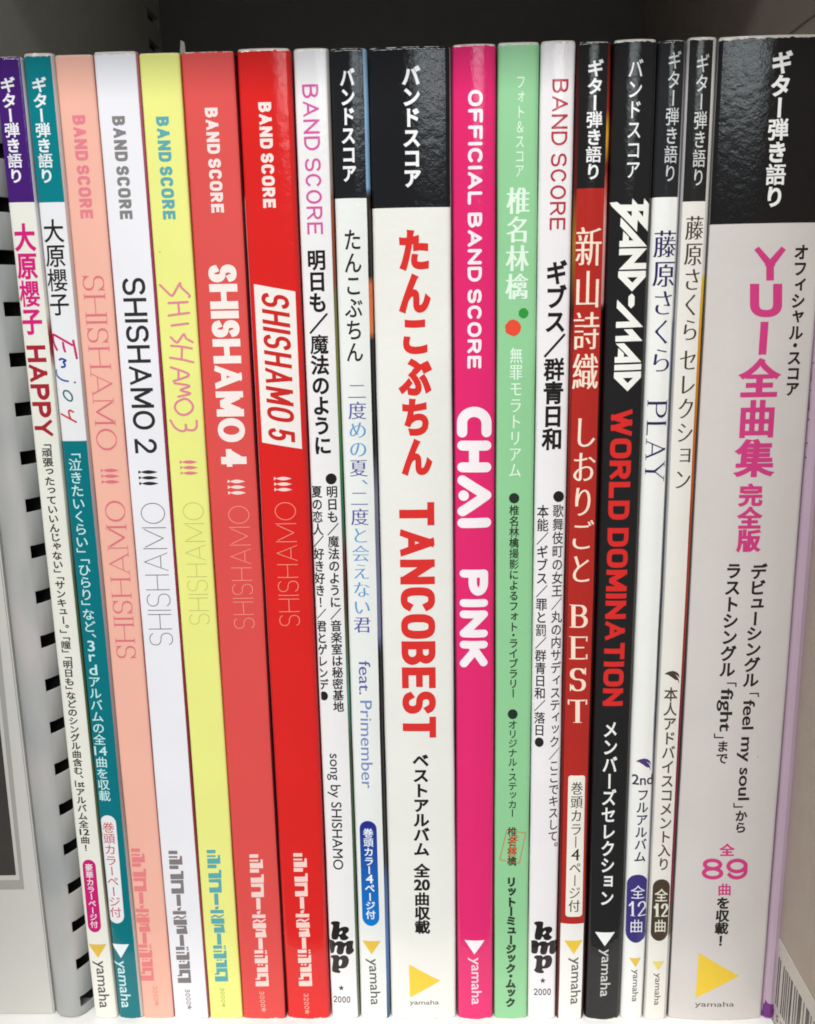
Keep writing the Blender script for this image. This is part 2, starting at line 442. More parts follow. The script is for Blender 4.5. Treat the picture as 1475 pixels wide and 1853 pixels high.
    def z_of(s, x, py):
        lo, hi = -.02, .33
        for _ in range(40):
            mid = (lo+hi)/2; v = ROT.transposed() @ (Vector((x, s.d, mid)) - CAM)
            if H0/2 + FPX*v.y/v.z > py: lo = mid
            else: hi = mid
        return (lo+hi)/2
    def yl(s, x):                                # piecewise linear surface that matches the mesh
        k = s.knots; x = min(max(x, k[0]), k[-1])
        for a, b in zip(k, k[1:]):
            if x <= b + 1e-9:
                t = (x-a)/max(b-a, 1e-9); return s.y(a)*(1-t)+s.y(b)*t
        return s.y(k[-1])
    def put(s, name, V, T, col, level=0, mat=None, label=None):
        """V: Nx2 world x,z on the spine; laid on the curved spine as print"""
        if len(T) == 0: return None
        bm = bmesh.new()
        eps = .0001
        vs = [bm.verts.new((min(max(float(a), s.x0+eps), s.x1-eps), 0, min(max(float(b), .0007), s.z1-.0007))) for a, b in V]
        for t in T:
            try: bm.faces.new([vs[i] for i in t])
            except ValueError: pass
        for v in [v for v in bm.verts if not v.link_faces]: bm.verts.remove(v)
        xs = [v.co.x for v in bm.verts]; lo, hi = min(xs), max(xs)
        for k in s.knots[1:-1]:
            if lo+1e-6 < k < hi-1e-6:
                bmesh.ops.bisect_plane(bm, geom=bm.verts[:]+bm.edges[:]+bm.faces[:], plane_co=(k, 0, 0), plane_no=(1, 0, 0), dist=1e-7)
        if bm.faces and sum(f.normal.y for f in bm.faces) > 0 or True:
            bm.normal_update()
            for f in bm.faces:
                if f.normal.y > 0: f.normal_flip()
        for v in bm.verts:
            v.co.y = s.yl(v.co.x) - s.d - .00004 - .00003*level; v.co.x -= s.o.x
        o = link_bm(name, bm, mat or print_mat(col, s.gloss), s.root, smooth=True)
        if label: o['label'] = label
        return o
    # -- frame of a column given by photo points
    def col(s, top, bot, wpx):
        a, b = XZ(top[0], top[1], s.d), XZ(bot[0], bot[1], s.d)
        mx, my = (top[0]+bot[0])/2, (top[1]+bot[1])/2
        w = XZ(mx+wpx/2, my, s.d)[0] - XZ(mx-wpx/2, my, s.d)[0]
        return a, b, w
    def vtext(s, text, top, bot, wpx, col, ax=0, ay=None, name='lettering', cols=None, level=0, mat=None, pitch=None):
        """upright vertical setting; {..} groups stand side by side in one cell, [..] is a half space"""
        if ay is None: ay = ax
        cells = []; i = 0
        while i < len(text):
            c = text[i]
            if c == '{':
                j = text.index('}', i); cells.append((text[i+1:j], 1.0)); i = j+1; continue
            if c in '_~': cells.append(('', .5 if c == '_' else .22)); i += 1; continue
            if c in '「」': cells.append((c, .62))
            elif c in '、。': cells.append((c, .62))
            elif c in '・': cells.append((c, .6))
            elif c == 'ー': cells.append((c, .9))
            else: cells.append((c, 1.0))
            i += 1
        parts = []; y = 0.0
        for idx, (c, h) in enumerate(cells):
            if c == '': y += h; continue
            V, T = glyph(c, ax, ay)
            if len(T) == 0: y += h; continue
            used = V[list({i for t in T for i in t})]
            V = V.copy(); mn, mx = used.min(0), used.max(0); cen = (mn+mx)/2
            yc = -(y+h/2)
            if len(c) > 1:                       # tate-chu-yoko group
                k = .98/max(mx[0]-mn[0], .01) if len(c) > 2 else 1.02/max(mx[0]-mn[0], .01)
                ky = .80/max(mx[1]-mn[1], .01); V = (V-cen)*np.array([k, ky]); V[:, 1] += yc
            elif c in 'ー':
                V = V-cen; V = np.stack([V[:, 1], V[:, 0]], 1); V[:, 1] = V[:, 1]*1.0 + yc
            elif c == '「':
                V = V-cen; V = np.stack([V[:, 1], -V[:, 0]], 1); V[:, 0] += .12; V[:, 1] += yc - .14
            elif c == '」':
                V = V-cen; V = np.stack([V[:, 1], -V[:, 0]], 1); V[:, 0] -= .12; V[:, 1] += yc + .14
            elif c in '、。': V = V-cen; V[:, 0] += .30; V[:, 1] += yc+.06
            elif c in 'っゃゅょァィゥェォャュョッ': V = V-cen; V[:, 0] += .07; V[:, 1] += yc + .02
            elif c in '・！●': V = V-cen; V[:, 1] += yc
            elif ord(c) < 256: V = (V-cen)*np.array([1.45, 1.25]); V[:, 1] += yc
            else: V = V - np.array([.5, .38]); V[:, 1] += yc
            parts.append((V, T, idx)); y += h
        H = y
        allv = np.vstack([v[list({i for t in T for i in t})] for v, T, _ in parts])
        y1, y0 = allv[:, 1].max(), allv[:, 1].min()
        a, b, w = s.col(top, bot, wpx)
        groups = {}
        for V, T, idx in parts:
            f = (y1 - V[:, 1])/(y1-y0)
            X = a[0] + (b[0]-a[0])*f + V[:, 0]*w; Z = a[1] + (b[1]-a[1])*f
            key = cols[idx] if cols else None
            groups.setdefault(key, []).append((np.stack([X, Z], 1), T))
        for key, lst in groups.items():
            VV, TT, k = [], [], 0
            for V, T in lst: VV.append(V); TT += [tuple(i+k for i in t) for t in T]; k += len(V)
            s.put(name, np.vstack(VV), TT, key or col, level, mat)
    def rot(s, VT, top, bot, wpx, col, flip=False, skew=0.0, name='lettering', level=0, mat=None):
        """a horizontal line turned clockwise to run down the spine (flip: turned the other way), fitted to the photo's extents"""
        a, b, w = s.col(top, bot, wpx)
        if callable(VT): VT = VT(math.hypot(a[0]-b[0], a[1]-b[1])/w)
        V, T = VT
        if len(T) == 0: return
        used = V[list({i for t in T for i in t})]; mn, mx = used.min(0), used.max(0)
        u = (V[:, 0]-mn[0])/(mx[0]-mn[0]); v = (V[:, 1]-mn[1])/(mx[1]-mn[1])
        if flip: u = 1-u; v = 1-v
        a, b, w = s.col(top, bot, wpx)
        X = a[0]+(b[0]-a[0])*u + (v-.5)*w; Z = a[1]+(b[1]-a[1])*u - (v-.5)*w*skew
        s.put(name, np.stack([X, Z], 1), T, col, level, mat)
    def htext(s, VT, x0, x1, y0, y1, col, name='lettering', level=0):
        V, T = VT; used = V[list({i for t in T for i in t})]; mn, mx = used.min(0), used.max(0)
        u = (V[:, 0]-mn[0])/(mx[0]-mn[0]); v = (V[:, 1]-mn[1])/(mx[1]-mn[1])
        a, b, c = XZ(x0, y0, s.d), XZ(x1, y0, s.d), XZ(x0, y1, s.d)
        X = a[0]+(b[0]-a[0])*u + (c[0]-a[0])*(1-v); Z = a[1]+(b[1]-a[1])*u+(c[1]-a[1])*(1-v)
        s.put(name, np.stack([X, Z], 1), T, col, level)
    def shape(s, polys, col, name='mark', level=0, holes=(), mat=None, label=None):
        """filled photo-pixel polygons (united); holes cut them"""
        out = []
        for p in polys:
            q = np.array([XZ(a, b, s.d) for a, b in p]); out.append(q if area(q) > 0 else q[::-1])
        for p in holes:
            q = np.array([XZ(a, b, s.d) for a, b in p]); out.append(q if area(q) < 0 else q[::-1])
        V, T = fill(out); return s.put(name, V, T, col, level, mat, label)
    def strokes(s, lines, tpx, col, name='mark', level=0, cap='round', label=None):
        out = []
        for l in lines:
            if name == 'handwriting' and len(l) > 2: l = smooth(l)
            p = [XZ(a, b, s.d) for a, b in l]; m = l[len(l)//2]; t = XZ(m[0]+tpx, m[1], s.d)[0]-XZ(m[0], m[1], s.d)[0]
            out += ribbon(p, t, cap)
        V, T = fill(out); return s.put(name, V, T, col, level, None, label)
    def disc(s, x, y, r, col, name='dot', level=0, jag=0, n=24):
        jag *= 1.15
        s.shape([[(x+(r+(jag*random.uniform(-1, 1)))*math.cos(2*math.pi*i/n), y+(r+(jag*random.uniform(-1, 1)))*math.sin(2*math.pi*i/n)) for i in range(n)]], col, name, level)
    def tri(s, xa, xb, y, xc, yc, col): s.shape([[(xa, y), (xb, y), (xc, yc)]], col, 'triangle_mark')
    def pill(s, top, bot, w, col, rad=None, name='panel', mat=None):
        r = w/2 if rad is None else rad; pts = []
        def P(u, y): f = (y-top[1])/(bot[1]-top[1]); return (top[0]+(bot[0]-top[0])*f+u, y)
        ww = w/2
        for a in range(180, 271, 10): pts.append(P(-ww+r+r*math.cos(R(a)), top[1]+r+r*math.sin(R(a))))
        for a in range(270, 361, 10): pts.append(P(ww-r+r*math.cos(R(a)), top[1]+r+r*math.sin(R(a))))
        for a in range(0, 91, 10): pts.append(P(ww-r+r*math.cos(R(a)), bot[1]-r+r*math.sin(R(a))))
        for a in range(90, 181, 10): pts.append(P(-ww+r+r*math.cos(R(a)), bot[1]-r+r*math.sin(R(a))))
        s.shape([pts], col, name, 0, mat=mat)
def smooth(l, n=5):
    P = [l[0]] + list(l) + [l[-1]]; out = []
    for i in range(1, len(P)-2):
        for k in range(n):
            t = k/n; out.append(tuple(.5*((2*P[i][j]) + (-P[i-1][j]+P[i+1][j])*t + (2*P[i-1][j]-5*P[i][j]+4*P[i+1][j]-P[i+2][j])*t*t + (-P[i-1][j]+3*P[i][j]-3*P[i+1][j]+P[i+2][j])*t**3) for j in (0, 1)))
    return out + [l[-1]]
def star(cx, cy, r, rot0=-90):
    return [(cx+(r if i % 2 == 0 else r*.42)*math.cos(R(rot0+36*i)), cy+(r if i % 2 == 0 else r*.42)*math.sin(R(rot0+36*i))) for i in range(10)]
def Zm(x0, y0, k, pts): return [(x0+a/k, y0+b/k) for a, b in pts]

# ================================================================= the shelf
BACK = .250
XL = at(292, 50, BACK).x
XR = at(1166, 40, BACK).x
XO = -.178                                       # outer left panel; the pierced upright stands inside it
shelf = tag(empty('display_shelf', (0, .14, 0)), 'grey shop shelf bay with white base board and dark back', 'shelf')
def sbox(name, a, b, m, bev=0, label=None):
    bm = bmesh.new(); box(bm, a, b, bev); o = link_bm(name, bm, m, shelf, off=(0, -.14, 0))
    if label: o['label'] = label
    return o
M_WHITE = simple('white_board', (247, 246, 244), .45, .015, 30, .4)
M_SIDE = simple('grey_panel', (178, 165, 152), .55, .03, 220, .35, .00004)
M_DARK = simple('dark_panel', (120, 118, 114), .6, .05, 120, .3, .00005)
M_PLATE = simple('brown_black_panel', (160, 145, 136), .6, .06, 120, .3, .00005)
sbox('base_board', (XO, -.035, -.018), (XR, BACK, 0), M_WHITE, .0008)
sbox('upper_board', (XO, -.0905, .425), (XR, BACK, .443), M_WHITE, .0008)
sbox('back_panel', (XO-.02, BACK, -.1), (XR+.02, BACK+.012, .6), M_DARK, label='dark grey back panel of the shelf')
sbox('side_panel', (XR, -.08, -.1), (XR+.018, BACK, .6), M_SIDE, label='grey right side panel behind the barcode label')
# the left panel has a row of peg holes: a pierced sheet over a solid one
hz = []
for (hx, hy) in ((277, 34), (279.5, 86)):
    p = at_x(hx, hy, XL); hz.append(p)
hy0, hy1 = hz[0].y-.010, hz[0].y+.010
pitchz = hz[0].z-hz[1].z; hh = .0048
zc = [hz[1].z + pitchz*k for k in range(-14, 8)]
zk = [.0005]
for z in zc:
    if z-hh/2 > zk[-1] and z+hh/2 < .42: zk += [z-hh/2, z+hh/2]
zk.append(.4245)
bm = bmesh.new(); yk = [.045, hy0, hy1, BACK-.0005]
th = .003
for i in range(len(zk)-1):
    for j in range(3):
        if j == 1 and i % 2 == 1: continue
        box(bm, (XL-th, yk[j]-.14, zk[i]), (XL, yk[j+1]-.14, zk[i+1]))
bmesh.ops.remove_doubles(bm, verts=bm.verts, dist=1e-6)
link_bm('pierced_upright', bm, simple('charcoal_panel', (188, 186, 174), .55, .04, 200, .35, .00004), shelf)['label'] = 'grey left upright pierced with peg holes'
sbox('side_panel', (XO-.018, -.08, -.1), (XO, BACK, .6), simple('pale_grey_panel', (190, 188, 180), .55, .03, 200, .35, .00004), label='pale grey left side panel')
sbox('hole_shade_sheet', (XL-.014, .0455, .0005), (XL-.008, BACK-.001, .424), simple('hole_shade', (12, 12, 12), .9))  # near-black sheet paints the darkness inside the peg holes
# thin darker brown plate on the right panel under the upper board
p = at_x(1475, 27, XR)
sbox('dark_plate', (XR-.0005, -.05, p.z), (XR-.0001, BACK-.001, .424), M_PLATE, label='dark plate on the upper part of the right panel')

# barcode label stuck on the right panel
tp = at_x(1475, 1822, XR-.0003); tq = at_x(1416, 1703, XR-.0003)
ztop = (tp.z+tq.z)/2; yfar = tq.y+.030; ynear = tp.y-.045
lab = tag(empty('barcode_label', (XR, 0, ztop)), 'white barcode sticker on the grey side panel at the lower right', 'label')
def lab_quad(bm, y0, y1, z0, z1):
    v = [bm.verts.new((q[0], q[1], q[2]-ztop)) for q in ((0, y0, z0), (0, y1, z0), (0, y1, z1), (0, y0, z1))]
    bm.faces.new(v[::-1])
bm = bmesh.new(); box(bm, (-.0003, ynear, -.034), (-.00005, yfar, 0)); link_bm('sticker', bm, print_mat((206, 199, 190), 'satin'), lab)
bm = bmesh.new(); y = yfar-.004; rr = random.Random(5)
while y > ynear+.004:
    wq = rr.choice([.0006, .0007, .0013, .0024]); lab_quad(bm, y-wq, y, ztop-.0235, ztop-.0058); y -= wq + rr.choice([.0007, .0009, .0014, .0022])
link_bm('barcode', bm, print_mat((60, 52, 55), 'satin'), lab, off=(-.00036, 0, 0))
bm = bmesh.new()
yy = yfar-.006
for chh in '9793507157935071':
    V, T = glyph(chh, .012, .012); k = .0034
    vs = [bm.verts.new((-.00036, yy-float(a)*k, float(b)*k-.0285)) for a, b in V]
    for t in T: bm.faces.new([vs[i] for i in t][::-1])
    yy -= .0030
link_bm('digits', bm, print_mat((60, 52, 55), 'satin'), lab)

# ================================================================= left: comb-bound score and face-out magazine
comb = tag(empty('comb_bound_score', (-.1243, 0, 0)), 'grey plastic comb-bound score book at the far left, black gaps between its fingers', 'book')
cr_, cx_, cy_ = .0083, -.1243, .0172
M_COMB = bpy.data.materials.new('grey_translucent_plastic'); M_COMB.use_nodes = True
nt = M_COMB.node_tree; b = nt.nodes['Principled BSDF']
tc = nd(nt, 'ShaderNodeTexCoord'); mp = nd(nt, 'ShaderNodeMapping'); mp.inputs['Scale'].default_value = (80, 30, 26); nt.links.new(tc.outputs['Object'], mp.inputs[0])
nz = nd(nt, 'ShaderNodeTexNoise'); nz.inputs['Scale'].default_value = 1; nz.inputs['Detail'].default_value = 1.5; nt.links.new(mp.outputs[0], nz.inputs['Vector'])
rp = nd(nt, 'ShaderNodeValToRGB'); e = rp.color_ramp.elements
e[0].position = .36; e[0].color = tuple(.9*v for v in lin((166, 169, 168)))+(1,); e[1].position = .62; e[1].color = tuple(.9*v for v in lin((196, 190, 188)))+(1,)
q = e.new(.5); q.color = tuple(.9*v for v in lin((182, 181, 179)))+(1,)
nt.links.new(nz.outputs[0], rp.inputs[0]); nt.links.new(rp.outputs[0], b.inputs['Base Color']); b.inputs['Roughness'].default_value = .38
zg = [at(10, 543, 0).z, at(62, 1000, 0).z]
pitch = .01429
g0 = at(4, 465, .001).z
gaps = [g0 + pitch*k for k in range(-17, 6)]
gaps = [g for g in gaps if .004 < g < .292]
zk = [0.0005]
for g in gaps: zk += [g-.0020, g+.0020]
zk.append(.2985)
angs = [-180, -165, -150, -135, -120, -105, -90, -75, -60, -45, -30, -15, 0, 8, 15, 21, 30, 45, 60, 75, 90, 105, 120, 135]
bm = bmesh.new(); g = {}
def cv(i, j):
    if (i, j) not in g:
        a = R(angs[j]); sn, cn = math.sin(a), math.cos(a); g[i, j] = bm.verts.new((cr_*math.copysign(abs(sn)**.72, sn), cy_-.0170*math.copysign(abs(cn)**.95, cn), zk[i]))
    return g[i, j]
for i in range(len(zk)-1):
    for j in range(len(angs)-1):
        if i % 2 == 1 and angs[j] >= 21: continue
        f = bm.faces.new((cv(i, j), cv(i, j+1), cv(i+1, j+1), cv(i+1, j))); f.smooth = True
o = link_bm('comb_spine', bm, M_COMB, comb)
md = o.modifiers.new('t', 'SOLIDIFY'); md.thickness = .0007; md.offset = -1
bv = o.modifiers.new('b', 'BEVEL'); bv.width = .00015; bv.segments = 2; bv.limit_method = 'ANGLE'; bv.angle_limit = R(60)
bm = bmesh.new(); box(bm, (-.0064, .0118, .002), (.0064, .205, .297)); link_bm('page_block', bm, paper_mat(), comb)
M_BLK = simple('comb_gap_shade', (20, 19, 18), .6)  # black interior and covers paint the shade seen through the comb gaps
bm = bmesh.new(); box(bm, (-.0062, .0085, .001), (.0072, .0116, .298)); link_bm('dark_interior', bm, M_BLK, comb)
bm = bmesh.new(); box(bm, (.0069, .0070, .001), (.0075, .21, .298)); box(bm, (-.0075, .0070, .001), (-.0069, .21, .298)); link_bm('cover', bm, M_BLK, comb)
# magazine standing face-out beyond it
MY = .002
mx1 = at(97, 1845, MY).x
mag = tag(empty('face_out_magazine', (-.150, MY, 0)), 'pale grey magazine facing out at the lower left edge, dark picture on its cover', 'magazine')
bm = bmesh.new(); box(bm, (XO+.0006+.150, 0, 0), (mx1+.0005+.150, .006, .297), .0004); link_bm('cover', bm, simple('pale_card', (210, 207, 201), .5, .02, 40), mag)
def magpoly(name, pts, m, lv):
    bm = bmesh.new(); vs = []
    for a, c in pts:
        q = at(a, c, MY); vs.append(bm.verts.new((max(q.x, XO+.001)+.150, -.00006*lv, min(q.z, .296))))
    f = bm.faces.new(vs); bm.normal_update()
    if f.normal.y > 0: f.normal_flip()
    return link_bm(name, bm, m, mag)
magpoly('picture_frame', [(-260, 1100), (-6, 1100), (44, 1609), (-260, 1613)], simple('frame_grey', (168, 166, 158), .5), 1)
magpoly('frame_line', [(-260, 1100), (-16, 1100), (36, 1592), (-260, 1596)], simple('frame_pale', (204, 202, 196), .5), 2)
magpoly('picture', [(-260, 1100), (-23, 1100), (29.5, 1583), (-260, 1588)], simple('dark_picture', (64, 60, 57), .35, .12, 90), 3)

# ================================================================= the row of books
WHITE = (240, 239, 240); WARM = (236, 234, 228); BLACK = (30, 30, 32); INK = (34, 30, 30)
mm = .001
fish_n = 'fish_mark'
def fish(bk, top, bot, w, col):
    """three little fish lying side by side"""
    for k in range(3):
        f = (k+.5)/3; y = top[1]+(bot[1]-top[1])*f; x = top[0]+(bot[0]-top[0])*f; h = (bot[1]-top[1])*.052; x0 = x-w/2; x1 = x+w/2; tl = .17*w
        body = [(x0+tl*.72, y)] + [(x0+tl*.72+(x1-x0-tl*.72)*t, y-h*2*math.sin(math.pi*t**.9)) for t in (.1, .2, .35, .5, .65, .8, .92)] + [(x1, y)] + \
               [(x0+tl*.72+(x1-x0-tl*.72)*t, y+h*2*math.sin(math.pi*t**.9)) for t in (.92, .8, .65, .5, .35, .2, .1)]
        bk.shape([[(a, c-.0*a) for a, c in body], [(x0, y-h*2), (x0+tl, y), (x0, y+h*2)]], col, fish_n)
# blocky publisher logo, traced once in a 0..1 frame (u across, v down)
def LG():
    a = []
    A = lambda p: a.append([((x/14.25-.0), y/14.25) for x, y in p])
    def bx(x0, y0, x1, y1, dx=0): A([(x0, y0), (x1, y0-2), (x1+dx, y1-2), (x0+dx, y1)])
    bx(12, 128, 242, 216); bx(14, 268, 242, 314)
    A([(20, 352), (298, 346), (302, 262), (330, 256), (356, 264), (366, 486), (26, 490)]); bx(24, 512, 260, 604)
    A([(38, 735), (318, 728), (322, 650), (350, 640), (382, 652), (384, 862), (46, 868)])
    A([(48, 892), (374, 880), (386, 1236), (62, 1242), (56, 1108), (290, 1100), (306, 1070), (304, 1000), (286, 974), (54, 974)])
    A([(180, 1262), (286, 1260), (298, 1556), (190, 1560)]); A([(196, 1620), (300, 1578), (282, 1640), (276, 1676), (204, 1680)])
    bx(76, 1692, 422, 1780)
    B = lambda p: a.append([(x/10.02, 125+y/10.02) for x, y in p])
    B([(60, 60), (130, 24), (160, 28), (210, 55), (290, 15), (302, 34), (222, 82), (190, 80), (145, 55), (68, 84)])
    B([(60, 94), (300, 90), (310, 186), (66, 190)])
    B([(112, 204), (290, 198), (300, 268), (316, 340), (300, 352), (114, 354), (110, 262), (245, 252), (245, 234), (120, 232)])
    B([(162, 368), (236, 366), (246, 570), (168, 572)])
    B([(88, 588), (248, 584), (252, 642), (90, 650)]); B([(90, 682), (248, 680), (248, 708), (92, 712)])
    B([(92, 738), (282, 734), (290, 680), (330, 680), (334, 824), (98, 828)])
    B([(132, 904), (286, 898), (292, 844), (334, 846), (338, 986), (138, 990)])
    B([(140, 1006), (338, 1002), (352, 1244), (112, 1248), (106, 1156), (304, 1150), (302, 1070), (196, 1070), (190, 1124), (110, 1126), (104, 1104), (142, 1098)])
    for (cx, cy) in ((300, 600), (304, 640), (168, 856), (228, 854)):
        B([(cx+22*math.cos(R(t)), cy+15*math.sin(R(t))) for t in range(0, 360, 40)])
    return a                                      # in photo px of the glossy red book, origin (530,1535)
LOGO = [[(530+x, 1535+y) for x, y in p] for p in LG()]
def shinko(bk, dx, dy, sx, sy, col, lean=0.0):
    """the logo moved from the glossy red book (anchor 541,1544) to this one"""
    bk.shape([[(541+dx+(x-541)*sx + (y-1544)*lean, 1544+dy+(y-1544)*sy) for x, y in p] for p in LOGO], col, 'publisher_logo')
def price(bk, txt, top, bot, w, col):
    f = (bot[1]-top[1]); sy = bot[1]-f*.14; sx = bot[0]
    bk.rot(skf(txt, .17, gap=.22), top, (bot[0]-(bot[0]-top[0])*.27, bot[1]-f*.27), w, col, name='price')
    bk.shape([star(sx, sy, w*.62, 0)], col, 'star')
def yamaha(bk, top, bot, w, col, ax=.008): bk.rot(line_text('yamaha', ax, ax), top, bot, w, col, name='publisher_name')
def band_score(bk, top, bot, w, col): bk.rot(skf('BAND SCORE', .24, gap=.13, e=.6), top, bot, w, col)
def thin_rev(bk, top, bot, w, col, t=.028): bk.rot(skf('SHISHAMO', t, gap=.16, e=1.0, ws={'O': 1.0, 'S': .62, 'M': 1.05, 'A': .9}), top, bot, w, col, flip=True)
def kmp(bk, dx, dy=0):
    P = lambda pts: [(590+dx+x/16.85, 1660+dy+y/16.85) for x, y in pts]
    k = [(140, 190), (165, 155), (210, 135), (300, 120), (370, 122), (425, 150), (420, 210), (405, 300), (415, 335), (450, 310), (520, 288), (600, 282), (660, 300), (700, 350), (700, 410), (670, 455), (605, 500),
         (610, 540), (650, 575), (690, 605), (685, 640), (630, 685), (560, 702), (490, 695), (440, 665), (415, 600), (385, 585), (365, 640), (340, 675), (280, 695), (210, 690), (165, 660), (160, 560), (185, 420), (210, 300), (205, 245), (170, 235)]
    kh = [(400, 515), (410, 470), (440, 425), (480, 410), (505, 435), (495, 475), (460, 510), (420, 522)]
    m = [(58, 725), (150, 708), (230, 720), (270, 770), (290, 775), (340, 740), (420, 725), (490, 735), (550, 780), (600, 765), (660, 725), (740, 718), (815, 725), (835, 760), (815, 880), (820, 960), (850, 990), (850, 1040), (800, 1100),
         (720, 1140), (640, 1125), (605, 1070), (605, 980), (625, 880), (600, 862), (560, 920), (535, 1060), (500, 1120), (420, 1140), (350, 1120), (320, 1060), (335, 960), (355, 880), (320, 858), (275, 900), (250, 1050), (220, 1105), (150, 1122), (80, 1110), (58, 1080)]
    p_ = [(140, 1230), (165, 1190), (230, 1162), (320, 1155), (385, 1165), (405, 1215), (440, 1185), (520, 1158), (600, 1160), (665, 1205), (698, 1290), (690, 1390), (645, 1490), (570, 1545), (470, 1562), (400, 1560), (385, 1600), (440, 1640), (440, 1680), (400, 1702),
          (290, 1702), (200, 1680), (150, 1640), (145, 1605), (185, 1550), (205, 1400), (215, 1300), (200, 1275), (150, 1255)]
    ph = [(388, 1400), (395, 1330), (425, 1285), (465, 1285), (492, 1320), (485, 1400), (455, 1465), (420, 1490), (395, 1465)]
    bk.shape([P(k)], INK, 'publisher_logo', holes=[P(kh)]); bk.shape([P(m)], INK, 'publisher_logo'); bk.shape([P(p_)], INK, 'publisher_logo', holes=[P(ph)])

# ---- 1 white spine, purple head
b = Book('score_book', 'white score book with purple head and HAPPY in red, leftmost spine of the row', -115.7*mm, -107.7*mm, z1=.2998, bands=[(366, (72, 28, 118)), (9999, (240, 239, 228))],
         right=(.5*mm, [(366, (205, 200, 205)), (570, (215, 208, 200)), (600, (150, 40, 30)), (640, (150, 50, 40)), (670, (210, 205, 195)), (900, (190, 188, 170)), (1050, (110, 120, 90)), (1300, (90, 110, 70)), (1600, (140, 130, 100)), (1845, (220, 218, 205))]))
b.vtext('ギター弾き語り', (12.5, 139), (30.5, 331), 28, (245, 243, 248), .030)
b.vtext('大原櫻子', (42, 404), (59.5, 606), 38, (218, 32, 128), .038)
b.rot(skf('HAPPY', .22, gap=.1), (64, 625), (80.5, 790), 34, (172, 38, 52))
b.vtext('「頑張ったっていいんじゃない」「サンキュー。」「瞳」「明日も」などのシングル曲含む、{1st}アルバム全{12}曲！', (83.5, 804), (156, 1540), 18.5, (58, 52, 48), .026)
b.pill((160, 1555.6), (171.8, 1687), 24, (205, 30, 118))
b.vtext('豪華カラーページ付', (160.3, 1563), (171, 1679), 14.5, (245, 235, 240), .018, level=1)
b.tri(159.5, 192, 1709, 177.6, 1733.5, (232, 190, 70)); yamaha(b, (179.5, 1738.6), (187, 1824), 25.5, (90, 84, 84))
# ---- 2 teal
b = Book('score_book', 'teal score book with handwritten Enjoy on a white field, second spine from the left', -107.4*mm, -99.0*mm, z1=.3005, bands=[(366, (0, 128, 138)), (798, (240, 240, 242)), (9999, (0, 118, 128))],
         right=(.9*mm, [(100, (198, 190, 185)), (366, (200, 178, 172)), (900, (170, 150, 150)), (1400, (150, 128, 128)), (1845, (205, 198, 190))]))
b.vtext('ギター弾き語り', (69.6, 139), (85.5, 331), 28, (238, 245, 248), .030)
b.vtext('大原櫻子', (95, 396.5), (108.5, 571), 38, (40, 36, 36), .014)
Q = lambda pts: Zm(85, 590, 9.265, pts)
b.strokes([Q([(165, 400), (110, 290), (92, 190), (105, 145), (260, 225), (420, 318)]), Q([(270, 280), (285, 370), (305, 425)]), Q([(438, 245), (470, 400), (497, 540)])], 4.2, (208, 45, 112), 'handwriting')
b.strokes([Q([(210, 565), (245, 548), (315, 578), (275, 605), (300, 640), (295, 678), (245, 688)])], 3.6, (40, 72, 160), 'handwriting')
b.strokes([Q([(148, 740), (148, 790), (180, 850), (260, 905), (355, 925)])], 3.2, (62, 98, 170), 'handwriting')
b.disc(85+468/9.265, 590+945/9.265, 1.8, (90, 90, 88))
b.strokes([Q([(290+0, 1090), (275, 1120), (290, 1180), (350, 1240), (400, 1255), (425, 1225), (415, 1160), (360, 1095), (310, 1083), (290, 1090)])], 3.0, (35, 110, 115), 'handwriting')
b.strokes([Q([(235, 1475), (330, 1525), (490, 1608)]), Q([(440, 1440), (395, 1415), (365, 1430), (380, 1510), (400, 1550)])], 3.4, (212, 66, 72), 'handwriting')
b.vtext('「泣きたいくらい」「ひらり」など、3rdアルバムの全{14}曲を収載', (134, 821), (189.8, 1449.7), 24, (200, 238, 240), .012)
b.pill((194.5, 1475.4), (211.5, 1671), 28.5, (240, 241, 243)); b.vtext('巻頭カラーページ付', (195, 1488), (210, 1660), 22.5, (208, 92, 96), .006, level=1)
b.tri(201, 233.5, 1708.7, 219, 1733.7, (240, 246, 248)); yamaha(b, (217.5, 1738.6), (226.5, 1824), 25, (205, 236, 238))
# ---- 3 salmon
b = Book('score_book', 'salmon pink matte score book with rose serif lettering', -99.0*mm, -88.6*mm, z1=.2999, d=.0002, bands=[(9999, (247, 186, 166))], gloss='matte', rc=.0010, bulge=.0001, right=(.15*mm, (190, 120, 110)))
band_score(b, (142, 208.5), (157.5, 395), 23, (234, 128, 142))
b.rot(skf('SHISHAMO', .105, .045, gap=.22, serif=.09, e=1.0, ws={'S': .5, 'O': .85, 'M': .95}), (168, 499), (194.5, 815), 38, (224, 118, 128))
fish(b, (198.5, 846), (201, 877), 33, (224, 118, 128))
b.rot(skf('SHISHAMO', .105, .045, gap=.22, serif=.09, e=1.0, ws={'S': .5, 'O': .85, 'M': .95}), (207, 906), (229, 1191), 36, (224, 118, 128), flip=True)
shinko(b, -294, -8.5, 1.0, .995, (236, 132, 134), .033-.0)
price(b, '3000', (280, 1784), (284, 1821), 8.5, (236, 150, 132))
